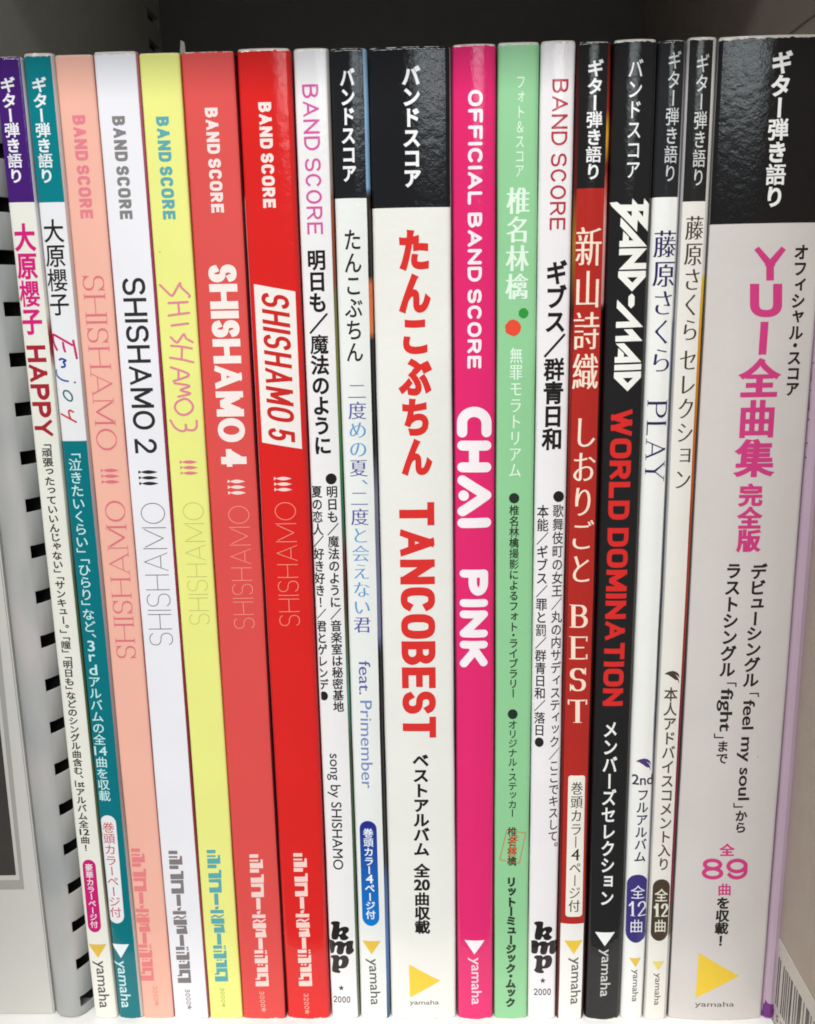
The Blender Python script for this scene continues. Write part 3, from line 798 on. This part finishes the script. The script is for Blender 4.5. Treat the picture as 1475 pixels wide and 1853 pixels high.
# ---- 4 white
b = Book('score_book', 'white matte score book marked with a large black 2, between salmon and yellow', -88.4*mm, -76.5*mm, z1=.3004, bands=[(9999, (241, 240, 245))], gloss='matte', rc=.0010, bulge=.0001,
         right=(.55*mm, [(95, (196, 120, 140)), (366, (178, 70, 120)), (900, (160, 50, 90)), (1400, (150, 50, 70)), (1845, (170, 90, 100))]))
band_score(b, (214, 210), (229, 396.6), 23, (132, 128, 128))
b.rot(skf('SHISHAMO 2', .145, gap=.13, e=.95, ws={'O': .86, 'M': .9}), (241, 503), (265, 820), 41, (38, 34, 34))
fish(b, (267.5, 849), (270, 880), 35, (38, 34, 34)); thin_rev(b, (275.5, 910), (292.6, 1167.5), 43, (62, 58, 60))
shinko(b, -226.0, -4.5, 1.0, .995, (132, 124, 124), .030)
price(b, '3000', (339, 1790), (343, 1828), 9, (150, 142, 142))
# ---- 5 yellow
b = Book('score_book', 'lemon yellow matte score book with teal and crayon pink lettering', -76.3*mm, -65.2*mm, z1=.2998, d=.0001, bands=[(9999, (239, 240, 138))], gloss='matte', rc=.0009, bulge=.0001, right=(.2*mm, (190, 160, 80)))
band_score(b, (293.6, 211), (306.8, 397), 23, (88, 170, 176))
Q = lambda pts: Zm(0, 400, 3.6875, pts)
b.strokes([Q([(1067, 426), (1110, 468), (1143, 497), (1160, 485), (1200, 415), (1208, 440), (1262, 492), (1262, 507)]), Q([(1125, 547), (1252, 540)]), Q([(1125, 630), (1262, 612)]), Q([(1190, 545), (1196, 620)]),
           Q([(1145, 697), (1256, 683)]), Q([(1140, 775), (1168, 803), (1188, 806), (1226, 755), (1242, 782), (1286, 808)]), Q([(1142, 832), (1215, 838), (1280, 850)]), Q([(1135, 912), (1220, 925), (1290, 942)]), Q([(1215, 850), (1212, 915)]),
           Q([(1140, 975), (1262, 1025), (1158, 1068)]), Q([(1190, 998), (1192, 1052)]), Q([(1165, 1082), (1265, 1100), (1205, 1128), (1270, 1150), (1190, 1172)]),
           Q([(1228, 1185), (1180, 1210), (1168, 1250), (1200, 1288), (1245, 1290), (1282, 1262), (1285, 1225), (1255, 1192), (1228, 1185)]),
           Q([(1137, 1330), (1165, 1375), (1205, 1400), (1238, 1395), (1240, 1358), (1248, 1390), (1290, 1395), (1312, 1372), (1312, 1332)])], 4.0, (226, 134, 152), 'handwriting')
fish(b, (341, 831), (343.5, 861), 32, (226, 126, 140)); thin_rev(b, (348.8, 909), (361.5, 1130), 37, (196, 190, 110), .03)
shinko(b, -157, -6, .99, .99, (92, 172, 176), .022)
price(b, '3000', (402, 1787.5), (405, 1824), 8, (178, 196, 110))
b.disc(289, 456, 1.6, (196, 196, 120), 'speck', n=7)
# ---- 6 coral red
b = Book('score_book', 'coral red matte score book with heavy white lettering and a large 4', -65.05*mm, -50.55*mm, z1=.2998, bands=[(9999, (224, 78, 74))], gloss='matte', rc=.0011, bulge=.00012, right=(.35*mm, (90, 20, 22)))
band_score(b, (382, 195), (394.3, 385), 23, (246, 226, 222))
b.rot(skf('SHISHAMO', .27, .20, gap=.06, e=.95, ws={'O': .78, 'M': .85, 'A': .75, 'S': .42}), (401.8, 479), (420, 800), 50, (248, 236, 230))
b.rot(skf('4', .27, .22), (422, 812.5), (424, 844.5), 46, (248, 236, 230))
fish(b, (427.5, 866), (429.5, 897), 32, (248, 220, 214)); thin_rev(b, (431.4, 915.6), (442.6, 1137.4), 37.5, (246, 158, 140), .032)
shinko(b, -79.5, 2, .99, .993, (246, 214, 206), .006)
price(b, '3000', (473.5, 1794), (477.5, 1832), 9, (240, 172, 160))
# ---- 7 glossy red
b = Book('score_book', 'glossy bright red score book with the number 5 title in a slanted white box', -50.3*mm, -35.75*mm, z1=.3003, bands=[(9999, (222, 36, 33))], gloss='gloss', rc=.0016, bulge=.0004,
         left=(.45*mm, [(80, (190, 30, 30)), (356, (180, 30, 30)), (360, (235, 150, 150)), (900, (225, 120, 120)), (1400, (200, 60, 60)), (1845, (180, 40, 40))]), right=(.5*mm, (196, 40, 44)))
band_score(b, (478.8, 185), (488, 376), 23, (250, 232, 226))
b.shape([[(459, 514), (534, 527.5), (546.2, 812.7), (474.2, 800.8)]], (246, 238, 232), 'panel')
b.rot(skf('SHISHAMO 5', .145, gap=.11, e=.75), (497.5, 532), (510, 798), 49, (205, 42, 38), skew=.18, level=1)
fish(b, (511.5, 861), (513, 891), 32, (250, 216, 208)); thin_rev(b, (515.7, 908.8), (524.6, 1132.5), 37.5, (248, 160, 140), .032)
shinko(b, 0, 0, 1, 1, (252, 214, 204)); price(b, '3200', (554, 1798), (556, 1836), 9, (246, 160, 148))
# ---- 8 white, pink lettering
b = Book('score_book', 'white score book with pink lettering at its head, right of the glossy red one', -35.2*mm, -25.7*mm, z1=.3001, d=.0002, bands=[(9999, (240, 238, 238))], rc=.0014, bulge=.0003,
         right=(.75*mm, [(88, (190, 190, 185)), (340, (170, 150, 140)), (366, (160, 84, 50)), (500, (150, 70, 45)), (540, (120, 116, 60)), (700, (128, 130, 60)), (800, (60, 130, 70)), (950, (50, 110, 80)), (1010, (110, 40, 30)), (1100, (80, 60, 40)), (1180, (90, 110, 70)), (1250, (90, 150, 130)), (1350, (60, 80, 50)), (1650, (70, 100, 60)), (1845, (120, 125, 100))]))
b.rot(skf('BAND SCORE', .14, gap=.16, e=1), (561, 152.5), (570.6, 424), 29, (214, 92, 162))
b.vtext('明日も／魔法のように', (572, 453), (584.7, 822), 34, (34, 30, 30), .034)
b.disc(599.3, 866.6, 10, INK)
b.vtext('明日も／魔法のように／音楽室は秘密基地', (600.4, 880), (613, 1288), 20.5, INK, .022)
b.vtext('夏の恋人／好き好き！／君とゲレンデ●', (572.7, 880), (586.3, 1268), 19.5, INK, .022)
b.rot(line_text('song by SHISHAMO', .004, .004), (602.8, 1364), (609.5, 1573.7), 24.5, INK)
kmp(b, 0); b.shape([star(617.7, 1788, 5.6)], (60, 56, 56), 'star'); b.htext(skel('2000', .16, gap=.14, wid=.8), 603.6, 634, 1803, 1814.5, (60, 56, 56), 'price')
# ---- 9 black head, blue lettering
b = Book('score_book', 'white score book with black head, blue serif lettering and a blue pill label', -25.4*mm, -15.5*mm, z1=.2998, bands=[(358.6, (28, 29, 32)), (9999, (236, 238, 234))], rc=.0015, bulge=.0004,
         right=(1.1*mm, [(88, (150, 185, 215)), (340, (140, 180, 215)), (350, (60, 50, 45)), (500, (40, 36, 40)), (515, (220, 120, 70)), (600, (225, 130, 80)), (615, (30, 28, 34)), (820, (30, 28, 30)), (900, (120, 120, 140)), (1150, (120, 125, 160)), (1180, (30, 28, 30)), (1560, (50, 42, 40)), (1600, (60, 100, 150)), (1700, (80, 120, 180)), (1845, (60, 90, 120))]))
b.vtext('バンドスコア', (628, 122.7), (632.3, 329), 27, (242, 242, 244), .036)
b.vtext('たんこぶちん', (637.5, 415.7), (642.3, 654), 33, (42, 42, 42), .014)
PU, LB = (92, 90, 165), (98, 156, 212)
tx = '二度めの夏、二度と会えない君'
b.vtext(tx, (645.6, 697), (656, 1144.7), 34, PU, .010, -.018, cols=[PU if c in '二度夏君' else LB for c in tx])
b.rot(line_text('feat.', .004, -.002), (659.5, 1196), (660.5, 1257), 21, PU); b.rot(line_text('Primember', .004, -.002), (662, 1268), (664.8, 1426.6), 21, (120, 140, 196))
b.pill((665.7, 1485.5), (671.5, 1675.5), 31, None, mat=grad_mat((38, 42, 140), (0, 122, 205), b.z_of(-.0205, 1490), b.z_of(-.0205, 1672)))
b.vtext('巻頭カラー{4}ページ付'.replace('{4}', '4'), (666, 1499), (671, 1663), 18.5, (238, 244, 250), .022, level=1)
b.tri(655.6, 689, 1703, 672.7, 1727, (232, 192, 70)); yamaha(b, (673.5, 1734.6), (677.5, 1818.6), 24, (92, 88, 88))
# ---- 10 thick white, red title
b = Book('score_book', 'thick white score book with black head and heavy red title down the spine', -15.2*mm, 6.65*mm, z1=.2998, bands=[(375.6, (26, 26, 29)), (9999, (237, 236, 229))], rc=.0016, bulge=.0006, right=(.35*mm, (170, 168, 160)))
b.vtext('バンドスコア', (743.6, 118.6), (746.3, 339), 33, (244, 244, 244), .042)
RED = (222, 50, 46)
b.vtext('たんこぶちん', (748.5, 415.5), (754.5, 861), 56, RED, .062, .050)
b.rot(skf('TANCOBEST', .25, .20, gap=.075, e=.7), (754, 909), (759.3, 1335), 62, RED)
b.vtext('ベストアルバム_全{20}曲収載', (761.3, 1365), (764.5, 1690), 29, (34, 32, 30), .040)
b.shape([[(740, 1745.4), (796.8, 1775.2), (742, 1805.6)]], (240, 204, 60), 'triangle_mark'); b.htext(line_text('yamaha', .006, .006), 741.5, 794.3, 1810, 1820.5, (100, 94, 80), 'publisher_name')
# ---- 11 magenta
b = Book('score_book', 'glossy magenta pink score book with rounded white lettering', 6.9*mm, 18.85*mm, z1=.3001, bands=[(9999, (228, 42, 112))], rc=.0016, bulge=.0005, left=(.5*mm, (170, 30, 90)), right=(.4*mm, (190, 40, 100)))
b.rot(skf('OFFICIAL BAND SCORE', .22, gap=.17, cap='round', e=.85), (860.5, 162.7), (858.4, 667), 26, (250, 236, 242))
Q = lambda pts: Zm(700, 400, 3.6875, pts); Q2 = lambda pts: Zm(700, 780, 3.6875, pts)
PW = (250, 240, 244)
b.strokes([Q([(503, 1412), (503, 1345)] + [(584-81*math.cos(R(a)), 1345-72*math.sin(R(a))) for a in range(10, 171, 16)] + [(666, 1345), (666, 1410)])], 18.4, PW, 'title_lettering')
b.strokes([Q2([(504, 98), (665, 98)]), Q2([(504, 243), (665, 243)]), Q2([(582, 98), (582, 243)])], 18.2, PW, 'title_lettering')
b.strokes([Q2([(505, 330), (665, 430), (505, 538)])], 18.2, PW, 'title_lettering'); b.disc(700+513/3.6875, 780+432/3.6875, 9.4, PW)
b.strokes([Q2([(505, 616), (664, 612)])], 18.2, PW, 'title_lettering')
b.rot(skf('PINK', .29, gap=.13, cap='round'), (857.8, 1031), (857.4, 1208), 51, PW, name='title_lettering')
b.tri(841, 877, 1702, 858.6, 1727, (250, 240, 244)); yamaha(b, (859.3, 1732.7), (859.8, 1817.8), 24.5, (246, 212, 226))
# ---- 12 green
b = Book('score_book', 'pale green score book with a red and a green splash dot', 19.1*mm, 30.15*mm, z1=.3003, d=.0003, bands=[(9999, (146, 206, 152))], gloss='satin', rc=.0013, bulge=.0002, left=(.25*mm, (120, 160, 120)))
PG = (226, 246, 226)
b.vtext('フォト＆スコア', (942.7, 139), (940, 320), 18, PG, .006)
b.vtext('椎名林檎', (938.5, 339), (935.2, 541.5), 42, PG, .036, -.006)
b.disc(947.3, 566.7, 9, (40, 150, 50), 'splash_dot', jag=.8, n=70); b.disc(928.3, 593.3, 14.6, (232, 74, 48), 'splash_dot', jag=1.1, n=96)
b.vtext('無罪モラトリアム', (934.5, 629), (931.6, 862.7), 24.5, PG, .012, 0)
GI = (34, 48, 36)
b.disc(930.5, 901.5, 9.4, GI); b.vtext('椎名林檎撮影によるフォト・ライブラリー', (930.7, 914), (928.7, 1261.7), 18, GI, .018)
b.disc(927.8, 1292.3, 9, GI); b.vtext('オリジナル・ステッカー', (928, 1304), (927.3, 1478), 17, GI, .014)
b.vtext('椎名林檎', (927, 1496.5), (926.6, 1566.4), 17.5, GI, .020)
b.strokes([[(917, 1502), (951.6, 1507.6), (940, 1562), (904.6, 1556), (917, 1502)]], 1.2, (216, 96, 52), 'stamp', level=1); b.vtext('許禁', (931, 1510), (926, 1551), 17, (214, 100, 60), .016, level=1, name='stamp')
b.vtext('リットーミュージック・ムック', (925.5, 1588), (924, 1822.5), 18.5, GI, .060)
# ---- 13 white, red lettering
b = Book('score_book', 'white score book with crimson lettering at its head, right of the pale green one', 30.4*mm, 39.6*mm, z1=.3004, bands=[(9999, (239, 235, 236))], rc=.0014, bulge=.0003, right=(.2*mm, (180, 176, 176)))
b.rot(skf('BAND SCORE', .14, gap=.16, e=1), (1014.5, 143), (1008.7, 416), 29, (184, 54, 66))
b.vtext('ギブス／群青日和', (1008, 470), (999, 814.7), 38, (34, 30, 30), .036)
b.disc(1011.2, 898.7, 10, INK)
b.vtext('歌舞伎町の女王／丸の内サディスティック／ここでキスして。', (1010.5, 913), (1000.5, 1532.5), 20, (48, 44, 46), .013)
b.vtext('本能／ギブス／罪と罰／群青日和／落日●', (982.8, 914), (975.8, 1352), 21, (40, 36, 38), .016)
kmp(b, 368.2); b.shape([star(982.3, 1774.4, 5.8)], (70, 66, 66), 'star'); b.htext(skel('2000', .16, gap=.14, wid=.8), 966.3, 997, 1789, 1801, (70, 66, 68), 'price')
# ---- 14 red
b = Book('score_book', 'brick red score book with black head and cream serif lettering', 39.75*mm, 49.1*mm, z1=.2999, bands=[(340.7, (30, 28, 28)), (1672, (178, 42, 34)), (9999, (238, 236, 230))], rc=.0015, bulge=.0004,
         left=(.9*mm, [(80, (50, 18, 16)), (340, (90, 22, 18)), (440, (160, 110, 40)), (560, (60, 20, 20)), (620, (130, 36, 30)), (1200, (120, 30, 26)), (1650, (88, 24, 22)), (1845, (90, 34, 30))]),
         right=(1.0*mm, [(80, (90, 30, 26)), (200, (150, 40, 30)), (235, (225, 170, 50)), (260, (225, 160, 50)), (300, (110, 30, 28)), (340, (200, 90, 80)), (400, (222, 170, 165)), (550, (200, 150, 150)), (556, (36, 14, 16)), (1100, (50, 18, 22)), (1600, (44, 14, 16)), (1845, (60, 40, 38))]))
b.vtext('ギター弾き語り', (1078.5, 106.8), (1073.3, 324.7), 30, (240, 240, 240), .028)
CR = (248, 226, 206)
b.vtext('新山詩織', (1066.7, 411), (1058.7, 704), 49, CR, .016, -.018); b.vtext('しおりごと', (1059.5, 757), (1050.5, 1053), 45, CR, .016, -.012)
for k, ch in enumerate('BEST'):
    t0 = 1094.5+k*57.3; xx = 1047.5-k*.7; hw = 16.5 if ch in 'BE' else 14.5 if ch == 'S' else 17.5
    b.htext(skel(ch, .17, .06, gap=0, wid=.72, serif=.08, e=1), xx-hw, xx+hw, t0, t0+41.5, CR)
b.pill((1044, 1403.5), (1038.6, 1659), 30.5, (240, 236, 226), 5); b.vtext('巻頭カラー4ページ付', (1044.5, 1415), (1039, 1650), 22.5, (60, 48, 42), .010, -.004, level=1)
b.tri(1021.3, 1055.2, 1702.3, 1038.4, 1726.8, (234, 196, 60)); yamaha(b, (1041, 1732.6), (1038.5, 1817.6), 24.5, (96, 90, 86))
# ---- 15 black
b = Book('score_book', 'black score book with angular white logo and red lettering', 49.45*mm, 61.05*mm, z1=.3003, bands=[(9999, (31, 30, 31))], rc=.0017, bulge=.0005, right=(.5*mm, (66, 66, 66)), left=(.3*mm, (44, 16, 20)))  # grey right strip paints an edge highlight onto the black cover
b.vtext('バンドスコア', (1151, 106.8), (1145, 322), 28, (238, 240, 238), .010)
Q = lambda pts: Zm(1095, 350, 10.29, pts); Q2 = lambda pts: Zm(1095, 520, 9.265, pts)
LW = (244, 243, 236)
b.shape([Q([(100, 165), (232, 158), (285, 208), (500, 210), (510, 92), (612, 205), (722, 204), (735, 88), (832, 195), (806, 705), (608, 492), (595, 715), (135, 240)])], LW, 'title_lettering', holes=[Q([(398, 330), (500, 328), (494, 432)]), Q([(620, 325), (722, 322), (712, 430)])])
b.shape([Q([(295, 448), (792, 985), (268, 1000), (272, 885), (330, 882), (338, 705), (443, 812), (442, 878), (530, 876), (285, 610)])], LW, 'title_lettering')
b.shape([Q([(268, 1030), (790, 1018), (535, 1296), (780, 1292), (774, 1404), (256, 1420), (520, 1142), (262, 1150)])], LW, 'title_lettering')
b.shape([Q([(250, 1450), (770, 1438), (768, 1550), (502, 1825), (246, 1562)])], LW, 'title_lettering', holes=[Q([(410, 1564), (610, 1558), (508, 1664)])])
b.shape([Q2([(450, 102), (497, 152), (492, 300), (436, 354), (388, 302), (392, 152)])], LW, 'title_lettering')
b.shape([Q2([(206, 205), (645, 665), (184, 680), (188, 580), (418, 572), (197, 345)])], LW, 'title_lettering'); b.shape([Q2([(315, 706), (455, 700), (635, 898), (175, 912), (178, 818), (410, 806)])], LW, 'title_lettering')
b.shape([Q2([(180, 942), (318, 936), (615, 1252), (162, 1268), (164, 1170), (213, 1168), (222, 1018), (316, 1106), (314, 1165), (395, 1162)])], LW, 'title_lettering')
b.shape([Q2([(160, 1300), (617, 1285), (612, 1380), (157, 1394)])], LW, 'title_lettering')
b.shape([Q2([(154, 1424), (612, 1410), (608, 1512), (376, 1742), (150, 1520)])], LW, 'title_lettering', holes=[Q2([(296, 1520), (472, 1514), (378, 1606)])])
b.rot(skf('WORLD DOMINATION', .26, .22, gap=.11, e=.55), (1126, 740.5), (1109, 1277.5), 37.5, (216, 44, 40))
b.vtext('メンバーズセレクション', (1105.3, 1306.6), (1098, 1637.7), 27, (236, 236, 232), .024)
b.tri(1077.2, 1113, 1687.3, 1094.5, 1712, (242, 242, 240)); yamaha(b, (1095.5, 1717.6), (1092, 1803.6), 23.5, (200, 198, 194))
# ---- 16 white, navy lettering
b = Book('score_book', 'thin white score book with black head and navy serif lettering, right of the black one', 61.3*mm, 68.7*mm, z1=.2998, bands=[(356.6, (38, 38, 40)), (9999, (238, 238, 234))], rc=.0016, bulge=.0004,
         right=(.7*mm, [(74, (90, 90, 92)), (356, (180, 180, 182)), (575, (196, 198, 200)), (585, (120, 136, 156)), (800, (110, 122, 130)), (1050, (70, 90, 110)), (1150, (60, 70, 72)), (1300, (90, 98, 120)), (1500, (180, 182, 190)), (1843, (200, 198, 194))]))
b.vtext('ギター弾き語り', (1222, 91.5), (1212.3, 328), 26, (206, 210, 210), .006)
NV = (48, 40, 92)
b.vtext('藤原さくら', (1205.3, 417), (1196, 672), 42, NV, .016, -.018)
b.rot(skf('PLAY', .15, .06, gap=.22, serif=.09), (1190.5, 724), (1184.7, 871.7), 35, NV)
def leaf(bk, f, col):
    bk.shape([f([(225, 192), (320, 130), (430, 102), (520, 125), (590, 185), (620, 290), (570, 240), (490, 190), (560, 260), (598, 335), (600, 430), (588, 420), (575, 350), (500, 335), (400, 260), (310, 205)])], col, 'leaf_mark')
leaf(b, lambda p: Zm(1135, 1365, 14.05, p), (82, 56, 122))
b.htext(line_text('2nd', .016, .016), 1144.3, 1182.6, 1402, 1420.6, (56, 48, 78))
b.vtext('フルアルバム', (1164.3, 1430.7), (1158, 1560), 23, (58, 50, 84), .018)
b.pill((1155, 1582.7), (1151, 1706), 37.5, (62, 52, 122)); b.vtext('全', (1155, 1602), (1154.3, 1626), 27, (232, 232, 240), 0, -.002, level=1)
b.htext(skel('12', .15, .07, gap=.2, wid=.85, serif=.1), 1137.8, 1170.5, 1631.5, 1658, (228, 228, 238), level=1); b.vtext('曲', (1152.3, 1664), (1151.6, 1688), 26, (232, 232, 240), 0, -.002, level=1)
b.tri(1138.7, 1160.4, 1733.8, 1150.4, 1750.5, (228, 190, 70)); yamaha(b, (1150, 1754.4), (1147.3, 1812.7), 15, (104, 98, 96))
# ---- 17 cream, brown lettering
b = Book('score_book', 'thin off-white score book with black head, brown serif lettering and orange edge', 68.9*mm, 76.6*mm, z1=.3004, bands=[(364.4, (36, 35, 35)), (9999, (231, 227, 219))], rc=.0014, bulge=.0003,
         right=(1.15*mm, [(66, (200, 198, 190)), (364, (205, 203, 196)), (496, (208, 204, 196)), (502, (222, 184, 44)), (640, (214, 146, 30)), (800, (196, 104, 26)), (950, (160, 66, 34)), (1200, (150, 46, 40)), (1280, (130, 30, 56)), (1628, (128, 26, 52)), (1634, (84, 50, 44)), (1690, (110, 100, 88)), (1700, (186, 182, 172)), (1843, (200, 195, 186))]),
         left=(.5*mm, [(66, (190, 186, 186)), (364, (178, 176, 178)), (1843, (205, 200, 192))]))
b.vtext('ギター弾き語り', (1272.6, 97.6), (1263.3, 335.6), 25, (208, 210, 206), .006)
BR = (74, 62, 50)
b.vtext('藤原さくら~セレクション', (1258.5, 391), (1235, 883.6), 33, BR, .018, -.012)
leaf(b, lambda p: Zm(1186.5, 1206.5, 14.05, p), BR)
b.vtext('本人アドバイスコメント入り', (1214.8, 1243.6), (1200.8, 1574.6), 24.5, (84, 70, 58), .018)
b.pill((1198, 1591), (1192.6, 1702.6), 31, (72, 60, 46)); b.vtext('全', (1197.3, 1608), (1196.6, 1631), 24.5, (226, 222, 204), .012, level=1)
b.htext(skel('12', .22, .1, gap=.14, wid=.7, serif=.1), 1183, 1210, 1635, 1659, (226, 222, 204), level=1); b.vtext('曲', (1195.3, 1664), (1194.6, 1687), 23, (226, 222, 204), .012, level=1)
b.tri(1180.5, 1202, 1739.8, 1191, 1756.3, (226, 208, 110)); yamaha(b, (1190, 1761), (1187.4, 1819), 14.5, (106, 100, 92))
# ---- 18 thick, pink title
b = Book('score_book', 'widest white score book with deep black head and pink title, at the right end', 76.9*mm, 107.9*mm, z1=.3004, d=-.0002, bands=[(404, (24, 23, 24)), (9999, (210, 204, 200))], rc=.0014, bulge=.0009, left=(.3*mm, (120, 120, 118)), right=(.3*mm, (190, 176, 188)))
b.vtext('ギター弾き語り', (1416.7, 91), (1400.4, 374.6), 38, (238, 238, 236), .036)
b.vtext('オフィシャル・スコア', (1452.3, 443), (1434, 716.5), 27, (38, 34, 32), .034)
PK = (206, 62, 128)
b.htext(skel('Y', .22, wid=.82), 1365, 1422.6, 446, 507.5, PK); b.htext(skel('U', .22, wid=.72), 1357.2, 1416, 513.5, 574, PK)
b.shape([[(1376.5, 582.3), (1391, 582), (1386.7, 641.5), (1372.4, 642)]], PK, 'title_lettering')
b.vtext('全曲集', (1377, 647.5), (1364, 863.5), 70, PK, .048, .034, name='title_lettering')
b.vtext('完全版', (1359.8, 874.4), (1353.8, 1000), 43, PK, .046)
K = (42, 38, 36)
b.vtext('デビューシングル', (1374.3, 1019.3), (1358, 1243), 30, K, .034); b.vtext('「', (1362, 1254), (1362, 1262), 26, K, .012)
b.rot(line_text('feel my soul', .020, .014), (1353, 1266.6), (1342.5, 1448.3), 28, K); b.vtext('」', (1339, 1453), (1339, 1461.5), 26, K, .012)
b.vtext('から', (1342, 1467), (1339.8, 1507), 22.5, K, .034)
b.vtext('ラストシングル', (1328.5, 1020.5), (1315.5, 1224.6), 29, K, .034); b.vtext('「', (1321, 1235), (1321, 1243), 26, K, .012)
b.rot(line_text('fight', .020, .014), (1313, 1246), (1309.5, 1324), 29, K); b.vtext('」', (1304, 1327.5), (1304, 1336), 26, K, .012)
b.vtext('まで', (1308.5, 1341), (1306, 1382), 22.5, K, .026)
b.vtext('全', (1316, 1526.3), (1315.6, 1549), 27, PK, .034); b.htext(skel('89', .20, .17, gap=.14, wid=1.3), 1270.3, 1353.6, 1553.7, 1591.8, PK)
b.vtext('曲', (1311.5, 1598.6), (1311, 1620.6), 26, PK, .03); b.vtext('を収載！', (1309.5, 1623.5), (1303.5, 1711.5), 25.5, K, .038)
b.shape([[(1264.9, 1725), (1337.6, 1766.5), (1259, 1806.3)]], (234, 198, 52), 'triangle_mark'); b.htext(line_text('yamaha', .006, .006), 1257.6, 1329, 1813, 1824.6, (100, 94, 90), 'publisher_name')
b.disc(1372, 1370, 1.4, (190, 150, 150), 'speck', n=9)
# ---- 19 lilac booklet
lx0, lx1 = 108.1*mm, 112.7*mm
b = Book('stapled_booklet', 'thin lilac stapled booklet with a violet foot, against the right side panel', lx0, lx1, z1=.2965, d=.0004, bands=[(9999, (188, 164, 182))], gloss='satin', rc=.0020, bulge=.0001, cat='booklet', wear=False, right=(.45*mm, (214, 192, 208)))  # paler right strip is a highlight line put into the lilac colour
b.shape([[(1366, 1786), (1374, 1797), (1381, 1808), (1390, 1816), (1412, 1820), (1414, 1862), (1366, 1862)]], (112, 44, 126), 'violet_foot')
for (y0, y1, x) in ((655, 690, 1471), (704, 744, 1467), (757, 780, 1463.5), (800, 822, 1460), (826, 850, 1458)):
    b.strokes([[(x, y0), (x-.3, y1)], [(x, y0+3), (x+3, y0+3)]], 2.2, (56, 44, 56), 'lettering')
for (y0, y1, x) in ((968, 974, 1448), (1018, 1022, 1444), (1068, 1080, 1440), (1100, 1110, 1437), (1196, 1212, 1430), (1222, 1240, 1428), (1252, 1268, 1425.5)):
    b.strokes([[(x, y0), (x-1.2, y1)]], 1.8, (64, 52, 66), 'lettering')
st = at(1434, 1525, .0012)
bm = bmesh.new(); box(bm, (-.0004, -.0004, -.0062), (.0004, .0004, .0062), .00015)
o = link_bm('staple', bm, simple('steel', (150, 145, 142), .3, .05, 300, .5, 0, 1.0), b.root); o.location = (lx1-.0001-b.o.x, .0018, b.z_of(lx1, 1520))
# the little translucent tab sticking up behind the coral red book
tb = at(329, 88, .012)
tab = tag(empty('index_tab', (tb.x, .012, .297)), 'small pale translucent tab poking up behind the coral red spine', 'tab')
bm = bmesh.new(); v = [bm.verts.new(q) for q in ((-.0012, 0, 0), (.0014, 0, 0), (.0008, 0, .0085), (-.0002, 0, .0090))]; bm.faces.new(v)
r = bmesh.ops.extrude_face_region(bm, geom=bm.faces[:]); bmesh.ops.translate(bm, verts=[q for q in r['geom'] if isinstance(q, bmesh.types.BMVert)], vec=(0, .0003, 0))
bmesh.ops.recalc_face_normals(bm, faces=bm.faces); link_bm('film', bm, simple('pale_film', (150, 140, 128), .4), tab)
